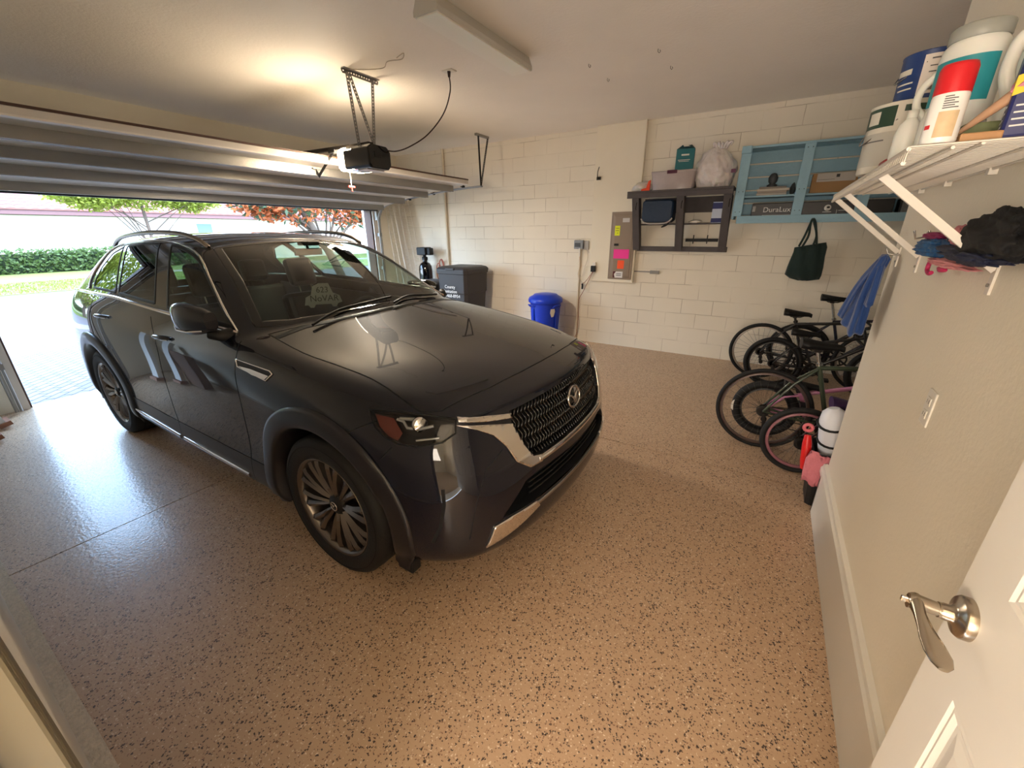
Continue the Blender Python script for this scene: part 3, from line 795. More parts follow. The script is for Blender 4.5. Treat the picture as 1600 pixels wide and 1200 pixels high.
# interior
it = MB()
it.prism([(-.60,-.80,.95),(-.62,-.80,1.12),(-.85,-.80,1.165),(-1.18,-.80,1.13),(-1.25,-.80,1.02),(-1.15,-.80,.70),(-.60,-.80,.70)], (0, 1.6, 0))
it.build('dashboard', m_seat, car, bevel=.03)
it = MB(); it.box(-4.0, .5, -.84, .84, .30, .36); it.box(-3.95, -3.3, -.75, .75, .36, .85); it.build('cabin_floor', m_matblack, car)
it = MB(); it.box(-3.9, .75, -.68, .68, .25, .34); it.box(-.45, .80, -.55, .55, .30, .62); it.build('underbody', m_matblack, car)
for s in (1, -1):
    it = MB(); it.prism([(-1.0,.83*s,.4),(-3.3,.83*s,.4),(-3.3,.83*s,1.19),(-1.0,.84*s,1.14)], (0, .02*s, 0)); it.build('door_card', m_seat, car)
def seat(x, y, w_=.5, hr=1):
    mb = MB(); h0 = .62
    mb.box(x-.05, x+.48, y-w_/2, y+w_/2, .45, h0+.03)
    M = Matrix.Translation((x, y, h0)) @ Matrix.Rotation(R(-16), 4, 'Y')
    so_ = mb.build('seat', m_seat, car, bevel=.04)
    mb = MB(); mb.box(-.13, 0, -w_/2, w_/2, -.05, .62, M); mb.build('seat_back', m_seat, so_, bevel=.045)
    for k_ in range(hr):
        yy = 0 if hr == 1 else (-.5+k_)*w_*.62
        mb = MB(); mb.box(-.12, -.03, yy-.13, yy+.13, .68, .90 if x < -2.5 else .94, M); mb.build('headrest', m_seat, so_, bevel=.035)
        for dy_ in (-.06, .06):
            mb = MB(); mb.cyl(M @ V((-.07, yy+dy_, .6)), M @ V((-.07, yy+dy_, .7)), .007, n=8); mb.build('headrest_post', m_chrome, so_)
for y_ in (.40, -.40): seat(-1.85, y_, .50)
for y_ in (.42, -.42): seat(-2.75, y_, .50)
seat(-3.45, 0, 1.1, 2)
it = MB(); cc = V((-1.32, .40, 1.03)); axw = V((-.9, 0, .42)).normalized(); e1 = V((0, 1, 0)); e2 = axw.cross(e1)
it.tube([cc+e1*.185*math.cos(t)+e2*.185*math.sin(t) for t in [2*PI*i/32 for i in range(32)]], .015, 8, closed=True)
it.bar(cc-e1*.18, cc+e1*.18, .03, .04); it.lathe([(.07, -.03), (.06, .02), (0, .03)], cc, axw, 20)
it.build('steering_wheel', m_seat, car)
# headliner edge: dark roof lining
it = MB(); vs_ = []; 
for f in groups[0]:
    pass
# mirror-shaped tag hung inside the windshield goes further below
# wheels ------------------------------------------------------------
def wheel(x, s):
    yo = s*.975; ax = (0, s, 0)
    c = V((x, s*.84, .39))
    wt = MB()
    prof = [(.272, -.125), (.285, -.135), (.33, -.142), (.37, -.135), (.388, -.115), (.391, -.06), (.391, .06), (.388, .112), (.372, .130), (.345, .138), (.30, .136), (.283, .128), (.272, .112)]
    wt.lathe(prof+[prof[0]], c, ax, 72, cap=False)
    for k_ in range(4):
        pass
    t_ = wt.build('wheel', m_tyre, car)
    # tread grooves and sidewall rings
    g = MB()
    for yy in (-.06, -.02, .02, .06): g.lathe([(.3915, yy-.004), (.3922, yy), (.3915, yy+.004)], c, ax, 64, cap=False)
    g.lathe([(.352, .1385), (.349, .141), (.346, .1385)], c, ax, 72, cap=False)
    g.build('tyre_rings', m_gap, t_)
    r_ = MB()
    r_.lathe([(.274, .118), (.283, .128), (.278, .131), (.266, .122), (.256, .10), (.250, .04), (.250, -.12), (.272, -.13)], c, ax, 72, cap=False)
    rim = r_.build('rim', m_rim, t_)
    axv = V(ax); e1 = V((1, 0, 0)); e2 = axv.cross(e1)
    def rp(rad, ang, h): return c+axv*h+(e1*math.cos(ang)+e2*math.sin(ang))*rad
    sp = MB()
    for k_ in range(10):
        a0 = 2*PI*k_/10+.16
        # each spoke widens outward and splits into two tips
        for d_, in ((-1,), (1,)):
            A = []
            for rad, off_, wd, h, th in ((.045, .0, .020, .085, .05), (.10, .11*d_, .022, .098, .045), (.17, .105*d_, .030, .108, .04), (.235, .125*d_, .040, .112, .036), (.262, .14*d_, .046, .108, .032)):
                da = wd/rad/2
                ring = [rp(rad, a0+off_-da, h), rp(rad, a0+off_-da*.1, h+.010), rp(rad, a0+off_+da, h-.002), rp(rad, a0+off_+da*.7, h-th), rp(rad, a0+off_-da*.7, h-th)]
                A.append(ring)
            if (k_+ (d_ > 0)) % 2 == 0 or True: sp.rings(A, False)
    sp.build('spokes', m_rim, rim, bevel=0)
    hb = MB(); hb.lathe([(.062, .03), (.062, .088), (.05, .100), (.034, .102), (.033, .108), (0, .109)], c, ax, 32); hb.build('hub', m_rimd, rim)
    he = MB(); he.tube([rp(.024, 2*PI*i/20, .110) for i in range(20)], .0022, 6, closed=True); he.tube([rp(.02, R(150), .111), rp(.008, R(120), .111), rp(.008, R(270), .111), rp(.008, R(60), .111), rp(.02, R(30), .111)], .0022, 6); he.build('hub_emblem', m_chrome, rim)
    ln = MB()
    for k_ in range(5):
        q_ = rp(.045, 2*PI*k_/5, .05); ln.cyl(q_, q_+axv*.045, .009, n=6)
    ln.build('lug_nuts', m_rimd, rim)
    br = MB(); br.lathe([(.185, .0), (.185, .02), (.10, .025), (.10, -.01)], c, ax, 40); br.build('brake_disc', mat('brake iron', (70, 66, 62), .4, .8), t_)
    bk = MB(); bk.lathe([(.25, -.11), (0, -.11)], c, ax, 40, cap=False); bk.build('wheel_back', m_gap, t_)
    # wheel well liner
    wl = MB(); xc = x-.015
    rings = [[V((xc+.455*math.cos(t), s*yy, .385+.455*math.sin(t))) for t in [R(-15)+R(210)*i/24 for i in range(25)]] for yy in (.93, .60)]
    wl.rings(rings, True, cap=False, closed=False); wl.add(rings[1], [tuple(range(25))]); wl.build('wheel_well', m_gap, car)
for x_ in (0, RAX):
    for s in (1, -1): wheel(x_, s)
# mud guard
for s in (1, -1):
    mb = MB(); mb.box(.42, .52, -.90*s-.03, -.90*s+.03, .19, .26); mb.build('air_dam', m_matblack, car, bevel=.01)
car.location = (CXF, CYC, 0); car.rotation_euler = (0, 0, CYAW)
bm.free()
def slotted(mb, a, b_, w_=.032, up=(1, 0, 0)):
    """perforated steel angle: two rails with rungs, so real holes remain"""
    a, b_ = V(a), V(b_); d = (b_-a).normalized(); r = d.cross(V(up)).normalized(); L_ = (b_-a).length
    for s in (-1, 1): mb.bar(a+r*s*w_*.34, b_+r*s*w_*.34, w_*.38, .003, up=up)
    n = int(L_/.028)
    for i in range(n+1): p = a+d*(L_*i/n); mb.bar(p-d*.0085, p+d*.0085, w_*.6, .003, up=up)
# ------------------------------------------------------------------ overhead door
m_steel = mat('galvanised steel', (150, 148, 145), .42, .75, bump=.12, bscale=40, var=.12, vscale=5)
m_doorw = mat('door steel back', (214, 208, 202), .35, .25, var=.06, vscale=4)
m_brown = mat('door outer skin', (70, 44, 34), .5)
m_dark = mat('dark steel', (48, 44, 42), .45, .6)
gd = thing('overhead_door', 'raised sectional garage door with galvanised struts under its white steel back', 'garage door', (-5.2, 3.1, 2.3))
SEC = [(-4.17, 2.425), (-4.70, 2.375), (-5.23, 2.305), (-5.76, 2.235), (-6.26, 2.135)]
for (xa, za), (xb, zb) in zip(SEC, SEC[1:]):
    y0, y1 = .62, 5.50
    mb = MB(); mb.prism([(xa-.004, y0, za), (xb+.004, y0, zb), (xb+.004, y0, zb+.045), (xa-.004, y0, za+.045)], (0, y1-y0, 0))
    s_ = mb.build('door_section', m_doorw, gd)
    mb = MB(); mb.prism([(xa+.004, y0, za+.0455), (xb, y0, zb+.0455), (xb, y0, zb+.062), (xa+.004, y0, za+.062)], (0, y1-y0, 0)); mb.build('outer_skin', m_brown, s_)
    xs_, zs_ = xa-.24, za+(zb-za)*.45
    mb = MB(); mb.prism([(xs_, y0+.03, zs_-.085), (xs_-.012, y0+.03, zs_-.085), (xs_-.012, y0+.03, zs_), (xs_-.05, y0+.03, zs_), (xs_-.05, y0+.03, zs_-.085), (xs_-.062, y0+.03, zs_-.085), (xs_-.062, y0+.03, zs_+.004), (xs_, y0+.03, zs_+.004)], (0, y1-y0-.10, 0))
    mb.build('strut', m_steel, s_)
    mb = MB(); mb.prism([(xa-.005, y0, za-.012), (xa-.05, y0, za-.016), (xa-.05, y0, za), (xa-.005, y0, za)], (0, y1-y0, 0)); mb.build('stile', mat('stile white', (232, 226, 220), .4), s_)
    for yy in (.75, 1.9, 3.1, 4.3, 5.35):
        mb = MB(); mb.box(xb-.04, xb+.04, yy-.03, yy+.03, zb-.016, zb+.0); mb.build('hinge', m_steel, s_)
mb = MB(); mb.box(-6.30, -6.24, .62, 5.50, 2.10, 2.14); mb.build('bottom_seal', m_matblack, gd)
for yy, sgn in ((5.58, 1), (.57, -1)):
    tk = thing('door_track', 'galvanised garage door track %s' % ('on the far side, hung from a slotted angle' if sgn > 0 else 'on the near side of the opening'), 'door track', (-5, yy, 2.3))
    mb = MB(); path = spline([V((-6.34, yy, 0.02)), V((-6.34, yy, 1.0)), V((-6.34, yy, 1.85)), V((-6.30, yy, 2.05)), V((-6.12, yy, 2.19)), V((-5.6, yy, 2.27)), V((-4.6, yy, 2.36)), V((-3.98, yy, 2.385))], 6)
    for off_ in (-.028, .028): mb.tube([p+V((0, off_*.5, 0)) for p in path], .011, 6)
    mb.tube([p+V((0, .018*sgn, 0)) for p in path], .014, 6); mb.build('track_rail', m_steel, tk)
    for oy_ in (.05, .30):
        mb = MB(); slotted(mb, (-3.99, yy, 2.39), (-4.05, yy+oy_*sgn, 3.085), .034) if oy_ > .1 else mb.bar((-3.99, yy, 2.39), (-4.05, yy+oy_*sgn, 3.09), .026, .004); mb.build('hanger_strap', m_dark, tk)
    mb = MB(); mb.box(-4.08, -4.04, min(yy, yy+.32*sgn), max(yy, yy+.32*sgn), 3.07, 3.10); mb.build('ceiling_angle', m_steel, tk)
    for xx, zz in ((-4.33, 2.395), (-4.95, 2.33), (-5.5, 2.27)):
        mb = MB(); mb.cyl((xx, yy-.07*sgn, zz), (xx, yy+.0, zz), .006, n=8); mb.cyl((xx, yy-.012, zz), (xx, yy+.012, zz), .022, n=14); mb.build('roller', m_matblack, tk)
    for zz in (.5, 1.1, 1.7):
        mb = MB(); mb.box(-6.44, -6.33, yy-.01, yy+.03, zz-.03, zz+.03); mb.build('track_bracket', m_steel, tk)
    mb = MB(); mb.box(-6.44, -6.36, yy-.02, yy+.06, 1.95, 2.12); mb.build('flag_bracket', m_steel, tk)
# opener --------------------------------------------------------------
op = thing('garage_door_opener', 'black overhead garage door opener with a lit lens, hung on slotted steel straps', 'garage door opener', (-3.6, 3.09, 2.4))
mb = MB()
pr_ = [(2.955, 2.33), (2.975, 2.305), (3.20, 2.305), (3.225, 2.34), (3.225, 2.46), (3.19, 2.505), (3.0, 2.51), (2.955, 2.48)]
mb.prism([(-3.40, a, b_) for a, b_ in pr_], (-.36, 0, 0)); hs_ = mb.build('housing', mat('opener black', (22, 21, 22), .35, coat=.3), op, bevel=.008)
mb = MB(); mb.prism([(-3.397, a*.94+.06*3.09, b_*.9+.1*2.4) for a, b_ in pr_], (.012, 0, 0)); mb.box(-3.386, -3.380, 3.02, 3.10, 2.40, 2.45); mb.build('end_cover', m_black, hs_, bevel=.003)
mb = MB(); mb.box(-3.60, -3.46, 2.98, 3.19, 2.296, 2.306); mb.build('bottom_plate', mat('opener label white', (205, 200, 200), .5), hs_)
mb = MB()
m_lensl, nt, b, N, L = node_mat('opener light lens')
b.inputs['Base Color'].default_value = rgb((250, 240, 220)); b.inputs['Emission Color'].default_value = rgb((255, 226, 180)); b.inputs['Emission Strength'].default_value = 7; b.inputs['Roughness'].default_value = .4
rings = []
for i, (dx, k_) in enumerate(((0, 1.03), (.19, 1.03), (.225, .90), (.24, .6))):
    rings.append([V((-3.64-dx, 3.09+(a-3.09)*k_*.97, 2.405+(b_-2.405)*k_*.97)) for a, b_ in pr_])
mb.rings(rings, True); lens = mb.build('light_lens', m_lensl, op)
mb = MB(); mb.bar((-3.80, 3.09, 2.535), (-6.38, 3.09, 2.575), .045, .03); mb.box(-3.86, -3.5, 3.06, 3.12, 2.51, 2.545); rl_ = mb.build('drive_rail', m_dark, op)
mb = MB(); mb.box(-6.44, -6.36, 3.04, 3.14, 2.52, 2.62); mb.build('header_bracket', m_steel, op)
mb = MB(); mb.box(-4.12, -4.02, 3.06, 3.12, 2.50, 2.53); mb.build('trolley', m_matblack, op)
mb = MB(); mb.bar((-4.08, 3.09, 2.51), (-4.36, 3.09, 2.32), .03, .006, up=(0, 1, 0)); mb.bar((-4.36, 3.09, 2.30), (-4.44, 3.09, 2.39), .03, .006, up=(0, 1, 0)); mb.build('door_arm', m_matblack, op)
mb = MB(); mb.box(-4.52, -4.38, 3.04, 3.14, 2.375, 2.39); mb.build('arm_bracket', m_steel, op)
hg = [(( -3.55, 2.95, 3.085), (-3.56, 3.0, 2.50)), ((-3.55, 3.24, 3.085), (-3.56, 3.18, 2.50)), ((-3.55, 2.97, 3.085), (-3.56, 3.19, 2.52))]
for a, b_ in hg:
    mb = MB(); slotted(mb, a, b_); mb.build('hanger_strap', m_steel, op)
mb = MB(); slotted(mb, (-3.55, 2.90, 3.08), (-3.55, 3.30, 3.08), .04); mb.box(-3.555, -3.515, 2.90, 3.30, 3.094, 3.099); mb.build('ceiling_angle', m_steel, op)
pc = MB(); pc.tube([(-3.85, 3.09, 2.50), (-3.86, 3.09, 2.3), (-3.86, 3.09, 2.18)], .003, 6); po = pc.build('pull_cord', mat('white cord', (220, 215, 205), .7), op)
pc = MB(); pc.bar((-3.86, 3.05, 2.175), (-3.86, 3.13, 2.175), .014, .018); pc.bar((-3.86, 3.09, 2.17), (-3.86, 3.09, 2.13), .012, .012); pc.build('pull_handle', mat('red plastic', (190, 36, 26), .4), po, bevel=.004)
pc = MB(); pc.tube(spline([(-2.80, 3.47, 3.06), (-2.79, 3.46, 2.93), (-2.87, 3.44, 2.76), (-3.03, 3.38, 2.60), (-3.20, 3.30, 2.505), (-3.32, 3.24, 2.47), (-3.395, 3.19, 2.475)], 8), .006, 8)
pc.cyl((-2.80, 3.47, 3.09), (-2.80, 3.47, 3.045), .016, .011); pc.build('power_cord', mat('brown black cord', (46, 26, 20), .5), op)
ou = MB(); ou.box(-2.86, -2.75, 3.44, 3.52, 3.088, 3.1); tag(ou.build('ceiling_outlet', m_trimw, None, bevel=.003), 'white square outlet plate on the ceiling feeding the opener cord', 'outlet')
cw = MB(); cw.tube(spline([(-3.55, 2.93, 3.094), (-3.46, 3.01, 3.094), (-3.25, 3.10, 3.092), (-3.10, 3.02, 3.092), (-2.96, 3.05, 3.092), (-2.86, 2.97, 3.092), (-2.93, 2.96, 3.07)], 6), .0035, 6)
tag(cw.build('ceiling_wire', mat('white wire', (196, 184, 166), .6), None), 'thin pale wire stapled along the ceiling beside the opener hanger', 'wire')
# ceiling light fixture (off)
lf = thing('ceiling_light', 'long white boxed fluorescent ceiling light with a flat diffuser', 'ceiling light', (-2.1, 3.0, 3.0))
mb = MB(); x0, x1, y0, y1 = -2.22, -2.02, 2.42, 3.62
mb.prism([(x0, y0, 3.0), (x1, y0, 3.0), (x1, y0, 3.03), (x1-.03, y0, 3.1), (x0+.03, y0, 3.1), (x0, y0, 3.03)], (0, y1-y0, 0)); mb.build('light_housing', mat('lamp white metal', (205, 200, 190), .4), lf, bevel=.004)
mb = MB(); mb.box(x0+.012, x1-.012, y0+.012, y1-.012, 2.992, 3.0); mb.build('diffuser', mat('acrylic diffuser', (248, 240, 228), .35, sub=.2), lf)
for n_, (x_, y_) in zip(('nearest the wire shelf', 'left of the other three', 'right of the left one', 'farthest from the long light'), ((-1.09, 4.04), (-1.68, 4.03), (-1.66, 4.46), (-1.08, 4.47))):
    mb = MB(); mb.tube([V((x_, y_, 3.1)), V((x_, y_, 3.082)), V((x_+.012, y_, 3.07)), V((x_+.020, y_, 3.08)), V((x_+.014, y_, 3.09))], .0022, 6)
    tag(mb.build('ceiling_hook', m_dark, None), {'nearest the wire shelf': 'small screw hook in the ceiling, upper right of the four hooks', 'left of the other three': 'small screw hook in the ceiling, leftmost of the four hooks', 'right of the left one': 'small screw hook in the ceiling, lowest of the four hooks', 'farthest from the long light': 'small screw hook in the ceiling, right of the lowest hook'}[n_], 'hook', 'ceiling screw hooks')

# ------------------------------------------------------------------ door leaf and lever beside the camera
XDOOR = .37
dl = thing('door_2', None, None, (XDOOR, .4, .16)); del_ = tag(dl, 'white six-panel door standing open beside the camera', None, None, 'structure')
m_doorp = mat('door white satin', (236, 230, 220), .38)
Y0, Y1, Z0, Z1 = -.04, .84, .16, 2.2
yb = [Y0, Y0+.11, (Y0+Y1)/2-.05, (Y0+Y1)/2+.05, Y1-.11, Y1]; zb_ = [Z0, .38, 1.01, 1.22, 1.76, 1.88, 2.08, Z1]
mb = MB(); mb.box(XDOOR+.012, XDOOR+.045, Y0, Y1, Z0, Z1)
for i in range(5):
    for j in range(7):
        a, b_, c, d = yb[i], yb[i+1], zb_[j], zb_[j+1]
        if i in (1, 3) and j in (1, 3, 5):
            # moulded panel: sloped frame down, raised field
            rings = []
            for ins, dx in ((0, 0), (.006, .003), (.012, .002), (.022, .006), (.030, .006), (.052, .002)):
                rings.append([V((XDOOR+dx, a+ins, c+ins)), V((XDOOR+dx, b_-ins, c+ins)), V((XDOOR+dx, b_-ins, d-ins)), V((XDOOR+dx, a+ins, d-ins))])
            mb.rings(rings, False, cap=False); mb.add(rings[-1], [(0, 1, 2, 3)])
        else: mb.add([(XDOOR, a, c), (XDOOR, b_, c), (XDOOR, b_, d), (XDOOR, a, d)], [(0, 1, 2, 3)])
mb.add([(XDOOR, Y1, Z0), (XDOOR+.045, Y1, Z0), (XDOOR+.045, Y1, Z1), (XDOOR, Y1, Z1)], [(0, 1, 2, 3)])
leaf = mb.build('door_leaf', m_doorp, dl, fixn=False)
m_nickel = mat('brushed nickel', (176, 164, 148), .24, 1)
HY, HZ = .785, 1.128
mb = MB(); c = V((XDOOR, HY, HZ)); ax = V((-1, 0, 0))
mb.lathe([(.034, 0), (.034, .010), (.031, .014), (.018, .017), (.0135, .022), (.0135, .030), (0.0125, .032), (.0125, .036)], c, ax, 40)
ro = mb.build('door_lever', m_nickel, dl)
mb = MB()
# lever: cylindrical neck then a flat blade that droops towards the hinge side
rings = []
for t, (dx, dy, dz, w_, h_) in enumerate(((-.034, 0, 0, .011, .011), (-.060, .001, .001, .0115, .0125), (-.073, -.001, .0, .0105, .0135))):
    rings.append([c+V((dx, dy+w_*math.cos(a), dz+h_*math.sin(a))) for a in [2*PI*i/16 for i in range(16)]])
mb.rings(rings)
bl = [(-.064, .008, .001, .0120, .010), (-.064, -.008, .001, .0115, .010), (-.063, -.026, -.001, .0075, .0085), (-.060, -.048, -.005, .0050, .0105), (-.056, -.070, -.009, .0040, .0150), (-.053, -.090, -.012, .0035, .0165), (-.052, -.106, -.014, .0032, .0130), (-.052, -.114, -.015, .0028, .006)]
rings = []
for dx, dy, dz, hh, th in bl:
    rings.append([c+V((dx+th*math.cos(a), dy, dz+hh*math.sin(a))) for a in [2*PI*i/14 for i in range(14)]])
mb.rings(rings); mb.build('lever_handle', m_nickel, ro)
mb = MB(); mb.box(XDOOR-.082, XDOOR-.072, HY-.003, HY+.003, HZ-.0055, HZ+.0055); mb.build('privacy_button', m_chrome, ro, bevel=.002)
mb = MB(); mb.lathe([(.0035, 0), (.0035, .002), (0, .002)], c+V((-.0145, .012, -.020)), ax, 12); mb.build('rose_screw', m_dark, ro)
# ------------------------------------------------------------------ far wall fittings
m_cream = mat('painted conduit', (222, 210, 188), .5)
mb = MB(); mb.cyl((-5.28, YF-.03, 0), (-5.28, YF-.03, H), .024, n=14); mb.cyl((-5.28, YF-.03, 2.55), (-5.28, YF-.03, 2.62), .032, n=14)
tag(mb.build('wall_pipe', m_cream, None), 'cream painted pipe running floor to ceiling on the block wall', 'pipe')
# panel
ep = thing('breaker_panel', 'grey-brown electrical breaker panel with neon sticky notes on its door', 'electrical panel', (-1.92, PYF, 1.5))
m_pan = mat('panel taupe', (146, 128, 112), .42)
px0, px1, pz0, pz1 = -2.10, -1.745, 1.045, 1.985
mb = MB(); mb.box(px0, px1, PYF-.018, PYF, pz0, pz1); mb.build('panel_frame', m_pan, ep, bevel=.006)
mb = MB(); mb.rings([[V((px0+.03+k_, PYF-.0175-y_, pz0+.03+k_)), V((px1-.03-k_, PYF-.0175-y_, pz0+.03+k_)), V((px1-.03-k_, PYF-.0175-y_, pz1-.03-k_)), V((px0+.03+k_, PYF-.0175-y_, pz1-.03-k_))] for k_, y_ in ((0, 0), (.004, .006), (.035, .012), (.038, .0125))], False); pdr = mb.build('panel_door', m_pan, ep)
def card(name, x0, x1, z0, z1, y, m, parent, t=.0015):
    mb = MB(); mb.box(x0, x1, y-t, y, z0, z1); return mb.build(name, m, parent)
yd = PYF-.030
card('sticker', -1.93, -1.83, 1.845, 1.90, yd, mat('label grey white', (205, 200, 198), .5), ep)
card('sticky_note', -2.035, -1.96, 1.665, 1.80, yd, mat('neon yellow', (232, 240, 40), .6), ep)
card('sticky_note', -2.03, -1.80, 1.345, 1.475, yd, mat('neon pink', (250, 60, 160), .6), ep)
card('sticky_note', -1.96, -1.86, 1.20, 1.32, yd, mat('neon orange', (255, 92, 44), .6), ep)
k = card('sticker', -2.015, -1.87, 1.07, 1.16, yd, mat('label white', (232, 228, 226), .5), ep)
mb = MB(); mb.add([(-2.015, yd-.003, 1.07), (-1.985, yd-.003, 1.07), (-2.0, yd-.003, 1.12), (-1.97, yd-.003, 1.16), (-2.015, yd-.003, 1.16)], [(0, 1, 2, 3, 4)]); mb.build('sticker_mark', mat('sticker maroon', (90, 20, 30), .5), k)
for zz in (1.128, 1.105):
    card('print_line', -1.965, -1.89, zz-.006, zz+.004, yd-.0015, mat('print grey', (110, 105, 110), .6), k, .001)
for zz, x0, x1 in ((1.765, -2.02, -1.975), (1.735, -2.022, -1.975), (1.70, -2.0, -1.985)): card('print_line', x0, x1, zz-.004, zz+.004, yd-.0015, mat('olive ink', (120, 130, 30), .6), ep, .001)
mb = MB(); mb.box(-2.03, -1.965, yd-.010, yd, 1.525, 1.555); mb.build('panel_latch', m_matblack, pdr, bevel=.003)
mb = MB(); mb.tube([(PX1+.0, YF-.015, 1.165), (PX1+.26, YF-.015, 1.165)], .009, 8); mb.box(PX1+.23, PX1+.36, YF-.03, YF, 1.14, 1.185)
tag(mb.build('conduit_stub', mat('conduit grey', (150, 145, 140), .5), None, bevel=.004), 'short grey conduit with a small box right of the panel', 'conduit')
# hook on the chase
mb = MB(); mb.box(-2.37, -2.31, PYF-.02, PYF, 2.42, 2.46); mb.tube([(-2.34, PYF-.02, 2.44), (-2.34, PYF-.07, 2.46), (-2.33, PYF-.09, 2.52), (-2.32, PYF-.07, 2.58)], .006, 6)
tag(mb.build('wall_hook', m_dark, None), 'small dark metal hook high on the plaster chase', 'hook')
# timer box and its cords
tb = thing('irrigation_timer', 'small grey outlet box with plugs left of the plaster chase', 'electrical box', (-2.62, YF, 1.5))
mb = MB(); mb.box(-2.69, -2.54, YF-.06, YF, 1.47, 1.60); mb.build('timer_case', mat('timer grey', (140, 144, 150), .4), tb, bevel=.008)
card('timer_face', -2.675, -2.58, 1.50, 1.56, YF-.06, mat('timer display', (80, 84, 90), .3), tb, .004)
mb = MB(); mb.box(-2.535, -2.46, YF-.03, YF, 1.46, 1.59); mb.build('outlet_plate', mat('plate grey', (165, 160, 155), .4), tb, bevel=.004)
mb = MB(); mb.box(-2.60, -2.575, YF-.075, YF-.05, 1.36, 1.48); mb.build('plug', m_trimw, tb, bevel=.004)
m_cordw = mat('cream cord', (214, 200, 180), .6); m_cordb = mat('brown cord', (150, 96, 76), .6)
mb = MB(); mb.tube(spline([(-2.59, YF-.05, 1.38), (-2.59, YF-.03, 1.2), (-2.61, YF-.03, 1.08), (-2.56, YF-.03, .98), (-2.50, YF-.03, .95)], 6), .006, 6)
mb.tube(spline([(-2.50, YF-.03, 1.47), (-2.46, YF-.03, 1.35), (-2.50, YF-.03, 1.2), (-2.54, YF-.03, 1.06), (-2.58, YF-.03, 1.08)], 6), .005, 6); mb.build('timer_cord', m_cordw, tb)
ad = thing('power_adapter', 'black plug adapter on the lower left of the plaster chase with dangling cords', 'power adapter', (-2.34, PYF, 1.2))
mb = MB(); mb.box(-2.37, -2.30, PYF-.05, PYF, 1.14, 1.23); mb.build('adapter_case', m_matblack, ad, bevel=.006)
mb = MB(); mb.box(-2.35, -2.30, PYF-.03, PYF, 1.23, 1.28); mb.build('wall_plate', m_trimw, ad, bevel=.004)
mb = MB(); mb.tube(spline([(-2.34, PYF-.03, 1.14), (-2.42, PYF-.03, 1.02), (-2.50, YF-.06, .95), (-2.54, YF-.04, .93)], 6), .005, 6)
mb.tube(spline([(-2.33, PYF-.03, 1.14), (-2.40, PYF-.03, 1.0), (-2.50, YF-.05, .82), (-2.57, YF-.03, .68), (-2.57, YF-.03, .4), (-2.58, YF-.03, .15), (-2.63, YF-.03, .02)], 6), .005, 6); mb.build('adapter_cord', m_cordb, ad)
mb = MB(); mb.box(-2.53, -2.505, YF-.06, YF-.035, .86, .95); mb.build('inline_switch', m_matblack, ad, bevel=.004)
mb = MB(); mb.cyl((-2.60, YF-.015, 0), (-2.60, YF-.015, 1.46), .014, n=10); tag(mb.build('wall_conduit', m_cream, None), 'thin cream conduit running down the wall below the outlet box', 'conduit')
# water softener
ws = thing('water_softener', 'tall black water softener tank with a valve head in the far corner', 'water softener', (-5.68, 6.02, 0))
mb = MB(); mb.lathe([(.0, .0), (.12, .0), (.12, .06), (.128, .07), (.128, 1.06), (.118, 1.13), (.085, 1.18), (.045, 1.20), (.045, 1.25)], (-5.68, 6.02, 0), (0, 0, 1), 32); mb.build('tank', m_black, ws)
mb = MB(); mb.lathe([(.055, 1.24), (.055, 1.29), (.03, 1.30), (.03, 1.34)], (-5.68, 6.02, 0), (0, 0, 1), 24); mb.build('valve_collar', m_matblack, ws)
mb = MB(); mb.box(-5.80, -5.58, 5.93, 6.12, 1.33, 1.47); mb.box(-5.58, -5.50, 5.97, 6.08, 1.33, 1.46); mb.build('valve_head', m_matblack, ws, bevel=.015)
mb = MB()
for i, (a, r_) in enumerate(((0, .09), (.03, .12), (-.03, .10), (.05, .08))):
    mb.tube([(-5.42+a+r_*.55*math.cos(t), 6.18-.02*i, 1.10-.04*i+r_*1.6*math.sin(t)) for t in [2*PI*k/24 for k in range(24)]], .008, 6, closed=True)
tag(mb.build('coiled_hose', mat('red tubing', (168, 84, 62), .5), None), 'coils of thin red tubing hung on the wall beside the softener', 'hose')
